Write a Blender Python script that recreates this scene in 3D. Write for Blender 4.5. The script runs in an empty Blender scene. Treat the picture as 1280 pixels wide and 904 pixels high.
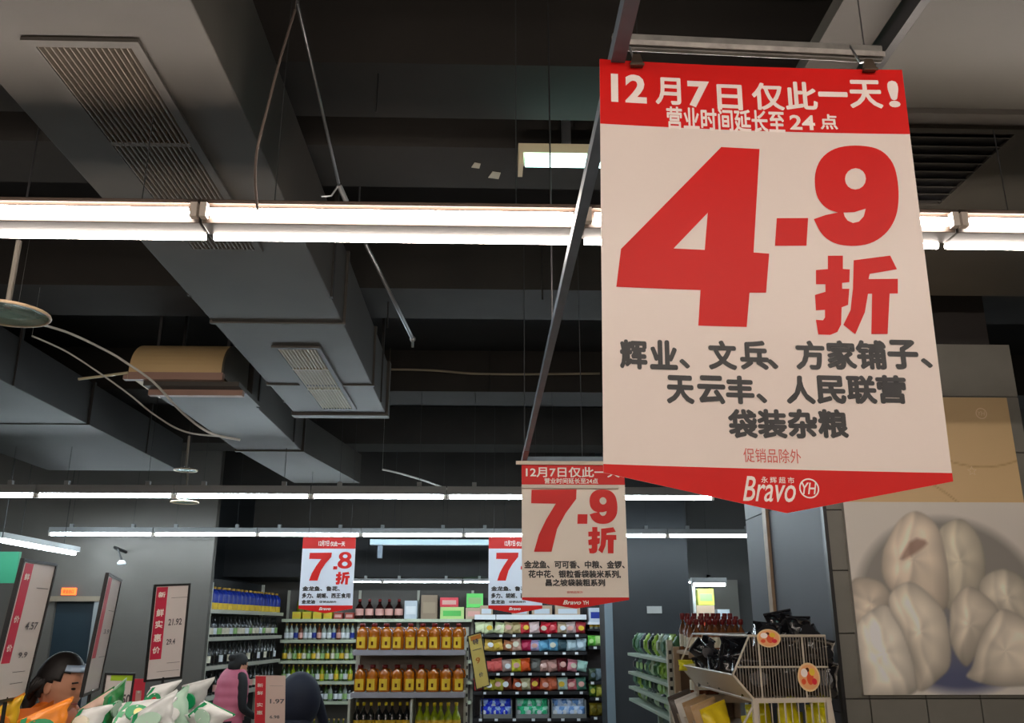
import bpy, bmesh, math, random
import numpy as np
from mathutils import Vector, Matrix, Euler
random.seed(7)
SC = bpy.context.scene
COL = SC.collection
R = math.radians

# ------------------------------------------------------------ camera, world, exposure
FPX = 1100.0
CAM = Vector((0, 0, 1.75))
CROT = Euler((R(90 + 16.75), 0, R(-1.645)))
cd = bpy.data.cameras.new('camera'); cam = bpy.data.objects.new('camera', cd); COL.objects.link(cam)
cam.location = CAM; cam.rotation_euler = CROT
cd.sensor_width = 36; cd.lens = FPX / 1280 * 36; cd.clip_start = .05; cd.clip_end = 100
SC.camera = cam
w = bpy.data.worlds.new('world'); SC.world = w; w.use_nodes = True
w.node_tree.nodes['Background'].inputs[0].default_value = (.5, .6, .7, 1)
w.node_tree.nodes['Background'].inputs[1].default_value = .02
SC.view_settings.view_transform = 'Standard'; SC.view_settings.look = 'None'
SC.view_settings.gamma = 1; SC.view_settings.use_curve_mapping = False
SC.view_settings.exposure = 2.0
WARM, COOL = (1, .88, .78), (.80, .93, 1)
E_NEAR, E_FAR, E_BEHIND = 15.0, 14.0, 17.5

ZC = 1.75
CM = CROT.to_matrix()
def ray(px, py):
    return CM @ Vector(((px - 640) / FPX, -(py - 452) / FPX, -1))
def P(px, py, Y):                      # the world point seen at a pixel of the photo, on the plane y = Y
    d = ray(px, py); return CAM + d * (Y / d.y)
def PX(px, py, X):
    d = ray(px, py); return CAM + d * (X / d.x)

# ------------------------------------------------------------ materials
def lin(c):
    return tuple((x / 12.92 if x <= .04045 else ((x + .055) / 1.055) ** 2.4) for x in (v / 255 for v in c))
MATS = {}
def mat(name, rgb, rough=.5, metal=0., noise=0., scale=6., bump=0., spec=.5, emit=None, alpha=1., trans=0., coat=0.):
    if name in MATS: return MATS[name]
    m = bpy.data.materials.new(name); m.use_nodes = True
    nt = m.node_tree; b = nt.nodes['Principled BSDF']; c = lin(rgb)
    b.inputs['Base Color'].default_value = (*c, 1)
    b.inputs['Roughness'].default_value = rough; b.inputs['Metallic'].default_value = metal
    b.inputs['Specular IOR Level'].default_value = spec
    b.inputs['Coat Weight'].default_value = coat
    if alpha < 1: b.inputs['Alpha'].default_value = alpha
    if trans: b.inputs['Transmission Weight'].default_value = trans
    if noise or bump:
        tc = nt.nodes.new('ShaderNodeTexCoord'); n = nt.nodes.new('ShaderNodeTexNoise')
        n.inputs['Scale'].default_value = scale; n.inputs['Detail'].default_value = 6
        nt.links.new(tc.outputs['Object'], n.inputs['Vector'])
        if noise:
            r = nt.nodes.new('ShaderNodeMapRange'); r.inputs['From Min'].default_value = .3; r.inputs['From Max'].default_value = .7
            r.inputs['To Min'].default_value = 1 - noise; r.inputs['To Max'].default_value = 1 + noise * .5
            x = nt.nodes.new('ShaderNodeVectorMath'); x.operation = 'SCALE'; x.inputs[0].default_value = c
            nt.links.new(n.outputs['Fac'], r.inputs['Value']); nt.links.new(r.outputs[0], x.inputs['Scale'])
            nt.links.new(x.outputs[0], b.inputs['Base Color'])
        if bump:
            bp = nt.nodes.new('ShaderNodeBump'); bp.inputs['Strength'].default_value = bump; bp.inputs['Distance'].default_value = .01
            nt.links.new(n.outputs['Fac'], bp.inputs['Height']); nt.links.new(bp.outputs[0], b.inputs['Normal'])
    if emit:
        b.inputs['Emission Color'].default_value = (*emit[0], 1); b.inputs['Emission Strength'].default_value = emit[1]
    MATS[name] = m; return m
M_TUBE_N = mat('tube_warm', (255, 250, 240), .3, emit=(WARM, E_NEAR))
M_TUBE_B = mat('tube_warm_behind', (255, 250, 240), .3, emit=(WARM, E_BEHIND))
M_TUBE_F = mat('tube_cool', (255, 255, 255), .3, emit=(COOL, E_FAR))
M_CEIL = mat('ceiling_black', (16, 16, 18), .9, noise=.4, scale=2)
M_BEAM = mat('beam_paint', (46, 43, 40), .85, noise=.35, scale=1.5, bump=.2)
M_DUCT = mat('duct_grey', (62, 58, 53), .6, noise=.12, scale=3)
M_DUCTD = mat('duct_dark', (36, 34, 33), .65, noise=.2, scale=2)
M_BLACK = mat('black_plastic', (18, 18, 20), .4)
M_SLAT = mat('slat_brown', (74, 65, 55), .5)
M_FIX = mat('fixture_white', (225, 215, 205), .45)
M_FIXF = mat('fixture_grey', (165, 168, 170), .5)
M_WIRE = mat('wire_dark', (40, 40, 42), .6)
M_STEEL = mat('steel', (150, 152, 155), .35, metal=.8)
M_STEELB = mat('painted_steel_blue', (92, 104, 116), .45, metal=.3, noise=.2, scale=10)
M_WALL = mat('wall_grey', (84, 80, 75), .6, noise=.08, scale=2)
M_WALLD = mat('wall_dark_grey', (42, 46, 50), .55, noise=.1, scale=2)
M_FLOOR = mat('floor_tile', (165, 158, 148), .25, noise=.05, scale=3)
M_RED = mat('print_red', (218, 14, 8), .42, spec=.3)
M_PAPER = mat('banner_paper', (236, 222, 214), .34)
M_PAPERF = mat('banner_paper_far', (225, 232, 245), .4)
M_PWHITE = mat('print_white', (250, 236, 230), .34)
M_INK = mat('print_black', (20, 18, 20), .33, spec=.5)
M_PINKINK = mat('print_pale_red', (215, 90, 80), .4)
M_SHELF = mat('shelf_cream', (185, 185, 172), .45)
M_SHELFB = mat('shelf_black', (24, 25, 30), .45)
M_SHELFBK = mat('shelf_back', (120, 108, 96), .6)
M_WOOD = mat('wood_strip', (176, 150, 122), .5, noise=.2, scale=12)
M_ORANGE = mat('orange_sign', (245, 90, 30), .5)
M_CREAMW = mat('cream_wire', (196, 186, 170), .4)
M_GLASSG = mat('dish_glass', (150, 185, 175), .12, coat=.5, alpha=.55)

# ------------------------------------------------------------ mesh building
FOOT = [(-1.62, -.77, .5, 6.9), (-2.4, -1.4, 5.6, 10.2), (-4.73, -3.27, 2.4, 9.6), (.95, 3.7, .4, 4.2)]
def top(x, y):                         # what a hanger at x, y is fixed to: the underside of a duct or the ceiling
    return ZC + 1.565 if any(a < x < b and c < y < d for a, b, c, d in FOOT) else 4.25
class MB:
    def __init__(s): s.v = []; s.f = []; s.c = []
    def add(s, vs, fs):
        b = len(s.v); s.v += [Vector(x) for x in vs]; s.f += [tuple(b + i for i in f) for f in fs]; return s
    def hexa(s, a):                    # 8 corners: bottom 4 (ccw), top 4
        return s.add(a, [(3, 2, 1, 0), (4, 5, 6, 7), (0, 1, 5, 4), (1, 2, 6, 5), (2, 3, 7, 6), (3, 0, 4, 7)])
    def box(s, x0, x1, y0, y1, z0, z1):
        return s.hexa([(x0, y0, z0), (x1, y0, z0), (x1, y1, z0), (x0, y1, z0), (x0, y0, z1), (x1, y0, z1), (x1, y1, z1), (x0, y1, z1)])
    def bar(s, a, b, wd, ht=None, up=(0, 0, 1)):
        a, b = Vector(a), Vector(b); ht = ht or wd; d = (b - a).normalized(); u = Vector(up)
        if abs(d.dot(u)) > .98: u = Vector((0, 1, 0))
        sx = d.cross(u).normalized() * wd / 2; sy = sx.cross(d).normalized() * ht / 2
        return s.hexa([a - sx - sy, a + sx - sy, b + sx - sy, b - sx - sy, a - sx + sy, a + sx + sy, b + sx + sy, b - sx + sy])
    def tube(s, pts, r, n=8, cap=True):
        pts = [Vector(p) for p in pts]; rs = r if isinstance(r, (list, tuple)) else [r] * len(pts)
        b = len(s.v); ref = None
        for i, p in enumerate(pts):
            d = (pts[min(i + 1, len(pts) - 1)] - pts[max(i - 1, 0)]).normalized()
            if ref is None: ref = Vector((0, 0, 1)) if abs(d.z) < .9 else Vector((1, 0, 0))
            x = d.cross(ref).normalized(); y = x.cross(d); ref = y
            for k in range(n):
                a = 2 * math.pi * k / n; s.v.append(p + (x * math.cos(a) + y * math.sin(a)) * rs[i])
        for i in range(len(pts) - 1):
            for k in range(n):
                k2 = (k + 1) % n; s.f.append((b + i * n + k, b + i * n + k2, b + (i + 1) * n + k2, b + (i + 1) * n + k))
        if cap:
            s.f.append(tuple(b + k for k in range(n))[::-1]); s.f.append(tuple(b + (len(pts) - 1) * n + k for k in range(n)))
        return s
    def lathe(s, prof, n=14, o=(0, 0, 0)):
        b = len(s.v); o = Vector(o)
        for (r, z) in prof:
            for k in range(n):
                a = 2 * math.pi * k / n; s.v.append(o + Vector((r * math.cos(a), r * math.sin(a), z)))
        for i in range(len(prof) - 1):
            for k in range(n):
                k2 = (k + 1) % n; s.f.append((b + i * n + k, b + i * n + k2, b + (i + 1) * n + k2, b + (i + 1) * n + k))
        s.f.append(tuple(b + k for k in range(n))[::-1]); s.f.append(tuple(b + (len(prof) - 1) * n + k for k in range(n)))
        return s
    def sphere(s, c, r, nu=16, nv=10, fn=None):
        c = Vector(c); b = len(s.v); rr = Vector(r) if not isinstance(r, (int, float)) else Vector((r, r, r))
        for j in range(nv + 1):
            t = math.pi * j / nv
            for i in range(nu):
                p = 2 * math.pi * i / nu; d = Vector((math.sin(t) * math.cos(p), math.sin(t) * math.sin(p), math.cos(t)))
                q = Vector((d.x * rr.x, d.y * rr.y, d.z * rr.z))
                if fn: q = fn(q, d)
                s.v.append(c + q)
        for j in range(nv):
            for i in range(nu):
                i2 = (i + 1) % nu; s.f.append((b + j * nu + i, b + (j + 1) * nu + i, b + (j + 1) * nu + i2, b + j * nu + i2))
        return s
    def build(s, name, m, parent=None, smooth=False, bevel=0., world=True, sub=0):
        me = bpy.data.meshes.new(name); off = parent.location if (parent and world) else Vector((0, 0, 0))
        if parent and world:
            q = parent
            while q.parent: q = q.parent; off = off + q.location
        me.from_pydata([tuple(v - off) for v in s.v], [], s.f); me.update()
        bm = bmesh.new(); bm.from_mesh(me); bmesh.ops.remove_doubles(bm, verts=bm.verts, dist=1e-6)
        bmesh.ops.recalc_face_normals(bm, faces=bm.faces); bm.to_mesh(me); bm.free()
        o = bpy.data.objects.new(name, me); COL.objects.link(o); me.materials.append(m)
        if parent: o.parent = parent
        if smooth: me.polygons.foreach_set('use_smooth', [True] * len(me.polygons)); me.update()
        if bevel:
            bv = o.modifiers.new('bevel', 'BEVEL'); bv.width = bevel; bv.segments = 2; bv.limit_method = 'ANGLE'
        if sub:
            sb = o.modifiers.new('sub', 'SUBSURF'); sb.levels = sub; sb.render_levels = sub
        return o
def tag(o, label, cat, group=None, kind=None):
    if label: o['label'] = label
    if cat: o['category'] = cat
    if group: o['group'] = group
    if kind: o['kind'] = kind
    return o
def thing(name, label, cat, loc=(0, 0, 0), group=None, rz=0):
    o = bpy.data.objects.new(name, None); COL.objects.link(o); o.location = loc; o.rotation_euler = (0, 0, rz)
    o.empty_display_size = .1
    return tag(o, label, cat, group)
def struct(o):
    o['kind'] = 'structure'; return o
KIDS = {}
def dup(root, label=None, loc=None, rz=None, scale=None, group=None, mats=None):
    if root.name not in KIDS: KIDS[root.name] = [(c, [g for g in c.children]) for c in root.children]
    r = root.copy(); COL.objects.link(r)
    if label: r['label'] = label
    if group: r['group'] = group
    if loc is not None: r.location = loc
    if rz is not None: r.rotation_euler = (0, 0, rz)
    if scale is not None: r.scale = scale if isinstance(scale, (tuple, list)) else (scale,) * 3
    for ch, gs in KIDS[root.name]:
        c = ch.copy(); COL.objects.link(c); c.parent = r
        if mats and ch.name.split('.')[0] in mats:
            c.material_slots[0].link = 'OBJECT'; c.material_slots[0].material = mats[ch.name.split('.')[0]]
        for g in gs:
            d = g.copy(); COL.objects.link(d); d.parent = c
    return r
ORD = ['first', 'second', 'third', 'fourth', 'fifth', 'sixth', 'seventh', 'eighth', 'ninth', 'tenth', 'eleventh', 'twelfth', 'thirteenth',
       'fourteenth', 'fifteenth', 'sixteenth', 'seventeenth', 'eighteenth', 'nineteenth', 'twentieth', 'twenty-first', 'twenty-second']

# ------------------------------------------------------------ flat print (text and glyph outlines)
def curve_polys(polys):
    """filled flat shape from closed outlines; returns (verts2d, faces)"""
    cu = bpy.data.curves.new('g', 'CURVE'); cu.dimensions = '2D'; cu.fill_mode = 'FRONT'
    for pl in polys:
        sp = cu.splines.new('POLY'); sp.points.add(len(pl) - 1); sp.use_cyclic_u = True
        for i, p in enumerate(pl): sp.points[i].co = (p[0], p[1], 0, 1)
    return _eval(cu)
def _eval(cu):
    o = bpy.data.objects.new('tmp', cu); COL.objects.link(o)
    dg = bpy.context.evaluated_depsgraph_get(); e = o.evaluated_get(dg); me = e.to_mesh()
    vs = [(v.co.x, v.co.y) for v in me.vertices]; fs = [tuple(p.vertices) for p in me.polygons]
    e.to_mesh_clear(); bpy.data.objects.remove(o); bpy.data.curves.remove(cu)
    return vs, fs
TC = {}
def text2d(t, bold=.02, shear=0., space=1.0):
    k = (t, bold, shear, space); cjk = any(ord(c) > 0x2e00 for c in t)
    if k not in TC:
        cu = bpy.data.curves.new('t', 'FONT'); cu.body = t; cu.size = 1; cu.offset = 0 if cjk else bold; cu.shear = shear; cu.resolution_u = 3
        cu.space_character = space; cu.fill_mode = 'FRONT'
        v, f = _eval(cu)
        if cjk and bold > .005 and v:          # heavier strokes: the outline laid down again a little to each side
            V, F = list(v), list(f)
            for j in range(8):
                a = j * math.pi / 4; b = len(V)
                V += [(x + bold * math.cos(a), y + bold * math.sin(a), j + 1) for x, y in v]; F += [tuple(b + i for i in ff) for ff in f]
            v = [(p[0], p[1], p[2] if len(p) > 2 else 0) for p in V]; f = F
        TC[k] = (v, f)
    return TC[k]
def fit(vf, x0, x1, y0, y1):
    vs, fs = vf
    if not vs: return [], []
    a = np.array([p[:2] for p in vs]); lo = a.min(0); hi = a.max(0); s = (a - lo) / np.maximum(hi - lo, 1e-6)
    return [(x0 + (x1 - x0) * p[0], y0 + (y1 - y0) * p[1], (q[2] if len(q) > 2 else 0) * 2e-5) for p, q in zip(s, vs)], fs
def smooth_pl(pl, k=2):
    for _ in range(k):
        q = []
        n = len(pl)
        for i in range(n):
            a, b = pl[i], pl[(i + 1) % n]
            q.append((a[0] * .75 + b[0] * .25, a[1] * .75 + b[1] * .25)); q.append((a[0] * .25 + b[0] * .75, a[1] * .25 + b[1] * .75))
        pl = q
    return pl
G4 = [[(480, 40), (642, 48), (617, 485), (683, 490), (670, 655), (600, 655), (588, 800), (383, 795), (392, 645), (35, 635), (55, 475)],
      [(423, 318), (410, 475), (278, 470)]]
def smooth_open(pl, k=2):
    for _ in range(k):
        q = [pl[0]]
        for a, b in zip(pl[:-1], pl[1:]): q += [(a[0] * .75 + b[0] * .25, a[1] * .75 + b[1] * .25), (a[0] * .25 + b[0] * .75, a[1] * .25 + b[1] * .75)]
        pl = q + [pl[-1]]
    return pl
G9 = [smooth_open([(972, 318), (925, 303), (888, 262), (875, 215), (875, 145), (903, 82), (965, 42), (1055, 34), (1145, 50), (1200, 105), (1221, 180), (1226, 270),
                 (1214, 345), (1176, 408), (1115, 450), (1040, 462), (960, 452), (903, 412), (871, 345)], 2) + [(920, 328)],
      [(1045 + 44 * math.cos(i * .3927), 177 + 45 * math.sin(i * .3927)) for i in range(16)],
      [(995, 318), (1040, 317), (1088, 303), (1080, 335), (1060, 357), (1035, 363), (1012, 352), (1000, 335)]]
GDOT = [[(715, 340), (847, 340), (840, 457), (707, 457)]]
GZHE = [[(930, 500), (993, 500), (993, 556), (1022, 558), (1020, 612), (990, 615), (990, 640), (1020, 640), (1015, 708), (988, 718), (986, 790),
         (970, 822), (940, 834), (890, 832), (880, 770), (910, 772), (918, 760), (918, 728), (880, 730), (876, 665), (920, 652), (920, 620), (880, 620), (880, 560), (930, 556)],
        [(1038, 520), (1190, 502), (1218, 560), (1105, 578), (1100, 600), (1222, 600), (1222, 662), (1188, 662), (1180, 832), (1112, 832), (1115, 662),
         (1098, 662), (1085, 740), (1045, 832), (995, 792), (1025, 730), (1035, 640)]]
G7 = [[(265, 218), (500, 215), (497, 265), (440, 340), (395, 420), (365, 535), (275, 535), (300, 450), (340, 370), (390, 290), (262, 288)]]
def _ell(cx, cy, rx, ry, n=20): return [(cx + rx * math.cos(2 * math.pi * i / n), cy + ry * math.sin(2 * math.pi * i / n)) for i in range(n)]
G8 = [[(cx, cy) for cx, cy in smooth_pl([(30, 0), (70, 0), (92, 18), (92, 40), (78, 50), (98, 66), (98, 90), (72, 106), (28, 106), (2, 90), (2, 66), (22, 50), (8, 40), (8, 18)], 2)],
      _ell(50, 28, 16, 12, 12), _ell(50, 76, 19, 14, 12)]
def norm(g):                            # outlines scaled into the unit box, y up
    a = np.array([p for pl in g for p in pl]); lo = a.min(0); hi = a.max(0)
    return [[((x - lo[0]) / (hi[0] - lo[0]), 1 - (y - lo[1]) / (hi[1] - lo[1])) for x, y in pl] for pl in g]

class Sheet:
    """a hanging sheet: local u to the side, v up, seen from the front; a real position, turn and bow"""
    def __init__(s, TL, W, rot, bow=.0):
        s.o = Vector(TL); s.u = Vector((math.cos(rot), 0, math.sin(rot))); s.v = Vector((-math.sin(rot), 0, math.cos(rot)))
        s.n = Vector((0, -1, 0)); s.W = W; s.bow = bow
    def w(s, u, v, d=0.):
        t = u / s.W; q = s.o + s.u * u + s.v * v + s.n * (d - s.bow * 4 * t * (1 - t)); return q
    def uv(s, px, py):
        d = ray(px, py); t = (s.o - CAM).dot(s.n) / d.dot(s.n); q = CAM + d * t - s.o
        return q.dot(s.u), q.dot(s.v)
    def flat(s, vf, name, m, parent, d=.0008, parts=0):
        vs, fs = vf
        if not vs: return None
        bm = bmesh.new(); vv = [bm.verts.new((p[0], p[1], p[2] if len(p) > 2 else 0)) for p in vs]
        for f in fs:
            try: bm.faces.new([vv[i] for i in f])
            except ValueError: pass
        if s.bow:
            k = s.W / 10
            for i in range(1, 10):
                bmesh.ops.bisect_plane(bm, geom=bm.verts[:] + bm.edges[:] + bm.faces[:], plane_co=(i * k, 0, 0), plane_no=(1, 0, 0))
        bmesh.ops.recalc_face_normals(bm, faces=bm.faces)
        off = parent.location
        for v in bm.verts: v.co = s.w(v.co.x, v.co.y, d + v.co.z) - off
        me = bpy.data.meshes.new(name); bm.to_mesh(me); bm.free(); me.materials.append(m)
        o = bpy.data.objects.new(name, me); COL.objects.link(o); o.parent = parent
        return o
    def slab(s, pts, name, m, parent, th=.001, d=0.):
        """solid sheet of an outline given in u,v (columns along u so that it can bow)"""
        mb = MB(); n = 12
        us = sorted(set([p[0] for p in pts] + [s.W * i / n for i in range(n + 1)]))
        us = [u for u in us if min(p[0] for p in pts) - 1e-9 <= u <= max(p[0] for p in pts) + 1e-9]
        def span(u):
            ys = []
            for i in range(len(pts)):
                a, b = pts[i], pts[(i + 1) % len(pts)]
                if abs(a[0] - b[0]) < 1e-9:
                    if abs(a[0] - u) < 1e-9: ys += [a[1], b[1]]
                elif min(a[0], b[0]) - 1e-9 <= u <= max(a[0], b[0]) + 1e-9:
                    ys.append(a[1] + (b[1] - a[1]) * (u - a[0]) / (b[0] - a[0]))
            return min(ys), max(ys)
        for i in range(len(us) - 1):
            a, b = us[i], us[i + 1]; l0, h0 = span(a); l1, h1 = span(b)
            mb.hexa([s.w(a, l0, d), s.w(b, l1, d), s.w(b, l1, d - th), s.w(a, l0, d - th), s.w(a, h0, d), s.w(b, h1, d), s.w(b, h1, d - th), s.w(a, h0, d - th)])
        return mb.build(name, m, parent)

# ============================================================ THE ROOM
def sbox(name, m, *a, bevel=0):
    return struct(MB().box(*a).build(name, m, None, bevel=bevel))
ZC = 1.75
sbox('floor', M_FLOOR, -9, 6, -7, 17, -.1, 0)
sbox('ceiling', M_CEIL, -9, 6, -7, 17, 4.25, 4.35)
sbox('wall_left', M_WALL, -9.1, -9, -7, 17, 0, 4.25)
sbox('wall_right', M_WALL, 6, 6.1, -7, 17, 0, 4.25)
sbox('wall_rear', M_WALL, -9, 6, -7.1, -7, 0, 4.25)
sbox('wall_back', M_WALL, -9, 6, 15.3, 15.4, 0, 4.25)
for i, (y0, y1, h) in enumerate([(.9, 1.5, 2.1), (2.93, 3.31, 2.08), (3.58, 3.97, 2.1), (5.35, 5.93, 2.1), (7.96, 8.5, 2.1), (10.2, 10.7, 2.05), (12.6, 13.1, 1.9)]):
    sbox('beam', M_BEAM, -9, 6, y0, y1, ZC + h, 4.25)
# partition with the dark door
PY = 11.2
dx0, dx1 = P(62, 800, PY).x, P(113, 800, PY).x; dz = P(90, 752, PY).z; wx = P(256, 800, PY).x
struct(MB().box(-9, dx0, PY, PY + .12, 0, 4.25).box(dx1, wx, PY, PY + .12, 0, 4.25).box(dx0, dx1, PY, PY + .12, dz, 4.25).build('partition_wall', M_WALL))
d = struct(MB().box(dx0, dx1, PY + .05, PY + .09, 0, dz).build('door_1', mat('door_teal', (28, 42, 50), .35)))
MB().box(dx1 - .09, dx1 - .07, PY + .0, PY + .05, 1.0, 1.12).build('door_handle', M_STEEL, d)
struct(MB().box(dx0 - .06, dx1 + .08, PY - .04, PY, dz, dz + .06).build('trim_1', mat('door_header', (120, 108, 92), .5)))
struct(MB().box(dx1, dx1 + .08, PY - .03, PY, 0, dz).build('trim_2', mat('door_jamb', (120, 124, 126), .5)))
sbox('wall_side', M_WALLD, wx - .7, wx - .6, PY + .12, 15.3, 0, 4.25)
# dark soffit over the far shelves
sz = P(450, 722, 13.9).z
sbox('soffit_beam', mat('soffit', (24, 27, 31), .6), wx - .6, 2.05, 13.8, 15.3, sz, P(450, 694, 13.9).z + .25)
# dark stub wall and back room on the way out
ax0, ax1 = P(757, 780, 11.6).x, P(864, 780, 11.6).x
sbox('column', M_WALLD, ax0, ax1, 11.6, 12.2, 0, 4.25)
sbox('trim_3', mat('gloss_trim', (120, 135, 145), .2), ax0 - .012, ax0 + .09, 11.58, 11.6, 0, 3.1)
sg = MB(); a = P(809, 767, 11.59); b = P(827, 758, 11.59)
tag(sg.box(a.x, b.x, 11.585, 11.6, a.z, b.z).build('notice_plate', mat('plate', (170, 172, 170), .4)), 'small pale notice plate fixed to the dark grey column', 'sign')

# pillar with tiled front
X0, X1, YF, YB = P(1036, 700, 5).x, P(1262, 432, 5).x, 5.0, 6.55
ztop = P(1200, 430, 5).z
pil = struct(MB().box(X0 + .012, X1, YF + .012, YB, 0, ztop).build('pillar', mat('grout', (70, 70, 66), .8)))
tm = mat('wall_tile', (122, 120, 113), .45, noise=.06, scale=8)
xs = [X0] + [x for x in [P(px, 890, 5).x for px in (1089, 1160, 1228)]] + [X1]
zr = P(1060, 874, 5).z; dzr = P(1060, 792, 5).z - zr
tile_me = {}
zs = [0]; z = zr - 3 * dzr
while z < ztop:
    if z > .05: zs.append(z)
    z += dzr
zs.append(ztop)
for i in range(len(xs) - 1):
    for j in range(len(zs) - 1):
        g = .003
        MB().box(xs[i] + g, xs[i + 1] - g, YF, YF + .012, zs[j] + g, zs[j + 1] - g).build('tile', tm, pil, bevel=.0015)
pm = mat('pillar_panel', (66, 69, 77), .55, noise=.06, scale=3)
ys = [YF, 6.02, 6.12, YB]
seam = P(990, 650, 6).z
for (y0, y1) in ((YF + .006, 5.999), (6.085, YB)):
    for (z0, z1) in ((0, 1.3), (1.306, 2.5), (2.506, ztop)):
        MB().box(X0, X0 + .012, y0, y1, z0, z1).build('panel', pm, pil, bevel=.001)
MB().box(X0 - .02, X0 + .01, 6.0, 6.08, 0, ztop).build('wood_strip', M_WOOD, pil)
MB().box(X0 - .008, X0 + .012, YF - .008, YF + .03, 0, ztop).build('corner_strip', M_BLACK, pil)  # narrow black strip down the pillar's near left corner
sbox('pillar_upper', mat('upper_dark', (56, 52, 50), .7), X0 + .1, X1 - .05, YF + .12, YB, ztop, 4.25)

# ============================================================ DUCTS
def grille(parent, x0, x1, y0, y1, z, crossbars, longitudinal=True, n=16, m=M_SLAT, fm=M_DUCT):
    f = MB()
    t = .03
    f.box(x0, x1, y0, y0 + t, z - .012, z).box(x0, x1, y1 - t, y1, z - .012, z).box(x0, x0 + t, y0 + t, y1 - t, z - .012, z).box(x1 - t, x1, y0 + t, y1 - t, z - .012, z)
    g = f.build('grille_frame', fm, parent)
    MB().box(x0 + t, x1 - t, y0 + t, y1 - t, z - .001, z).build('grille_backing', M_BLACK, parent)
    for c in crossbars:
        MB().box(x0 + t, x1 - t, c - .012, c + .012, z - .0125, z - .002).build('crossbar', m, g, world=True)
    k = (x1 - x0 - 2 * t) if longitudinal else (y1 - y0 - 2 * t)
    me = None
    for i in range(n):
        a = (i + .5) / n * k
        if me is None:
            s = MB()
            if longitudinal: s.hexa([(-.005, y0 + t, -.012), (-.001, y0 + t, -.012), (-.001, y1 - t, -.012), (-.005, y1 - t, -.012), (.003, y0 + t, 0), (.007, y0 + t, 0), (.007, y1 - t, 0), (.003, y1 - t, 0)])
            else: s.hexa([(x0 + t, -.006, -.012), (x1 - t, -.006, -.012), (x1 - t, -.002, -.012), (x0 + t, -.002, -.012), (x0 + t, .01, 0), (x1 - t, .01, 0), (x1 - t, .014, 0), (x0 + t, .014, 0)])
            s.v = [v + parent.location * 0 for v in s.v]
            o = s.build('slat', m, None); me = o.data
        else:
            o = bpy.data.objects.new('slat', me); COL.objects.link(o)
        o.parent = g
        o.location = ((x0 + t + a, 0, z - .001) if longitudinal else (0, y0 + t + a, z - .001))
        o.location = Vector(o.location) - parent.location
H = 1.6
L = (-1.51, -.80)
t = thing('air_duct', 'long grey rectangular air duct with two slatted grilles underneath, running past the near lights', 'duct', (-1.15, 1.3, ZC + H))
MB().box(-1.51, -.80, 1.45, 6.75, ZC + H, ZC + 2.02).build('duct_body', M_DUCT, t, bevel=.004)
MB().box(-1.60, -.78, .6, 1.45, ZC + H - .03, ZC + 2.05).build('duct_section', M_DUCT, t, bevel=.004)
for y in (1.47, 4.6, 5.9):
    MB().box(-1.525, -.785, y, y + .025, ZC + H - .008, ZC + 2.03).build('flange', M_DUCT, t)
MB().box(-1.53, -.78, 6.75, 6.85, ZC + H - .02, ZC + 2.03).build('end_collar', M_DUCT, t)
for y in (1.9, 4.2, 6.4):
    MB().box(-1.52, -1.50, y, y + .03, ZC + H, 4.25).build('hanger_strap', M_DUCTD, t); MB().box(-.81, -.79, y, y + .03, ZC + H, 4.25).build('hanger_strap', M_DUCTD, t)
grille(t, -1.33, -1.0, 2.16, 3.63, ZC + H, [2.72], n=15)
grille(t, -1.29, -1.0, 5.03, 6.6, ZC + H, [5.5, 6.0], n=11, m=mat('slat_yellow', (150, 132, 90), .5))

t = thing('air_duct', 'second grey air duct with a lower flanged joint, behind the long grilled one', 'duct', (-2.05, 6, ZC + H))
MB().box(-2.37, -1.76, 6.42, 8.3, ZC + H, ZC + H + .34).build('duct_body', M_DUCT, t, bevel=.004)
MB().box(-2.39, -1.74, 8.3, 8.34, ZC + H - .012, ZC + H + .35).build('flange', M_DUCT, t)
MB().hexa([(-2.37, 8.34, ZC + H), (-1.76, 8.34, ZC + H), (-1.45, 10.1, ZC + H - .03), (-2.2, 10.1, ZC + H - .03), (-2.37, 8.34, ZC + 1.94), (-1.76, 8.34, ZC + 1.94), (-1.45, 10.1, ZC + 1.9), (-2.2, 10.1, ZC + 1.9)]).build('duct_bend', M_DUCT, t)
for y in (6.6, 7.9):
    MB().box(-2.38, -2.36, y, y + .03, ZC + H, 4.25).build('hanger_strap', M_DUCTD, t); MB().box(-1.77, -1.75, y, y + .03, ZC + H, 4.25).build('hanger_strap', M_DUCTD, t)

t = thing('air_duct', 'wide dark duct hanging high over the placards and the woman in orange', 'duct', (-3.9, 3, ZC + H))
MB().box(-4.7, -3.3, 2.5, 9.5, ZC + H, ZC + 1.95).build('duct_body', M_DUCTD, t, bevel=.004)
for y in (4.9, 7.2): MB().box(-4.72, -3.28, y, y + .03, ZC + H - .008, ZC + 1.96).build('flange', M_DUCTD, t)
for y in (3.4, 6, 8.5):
    MB().box(-4.71, -4.69, y, y + .03, ZC + H, 4.25).build('hanger_strap', M_DUCTD, t); MB().box(-3.31, -3.29, y, y + .03, ZC + H, 4.25).build('hanger_strap', M_DUCTD, t)

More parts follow.
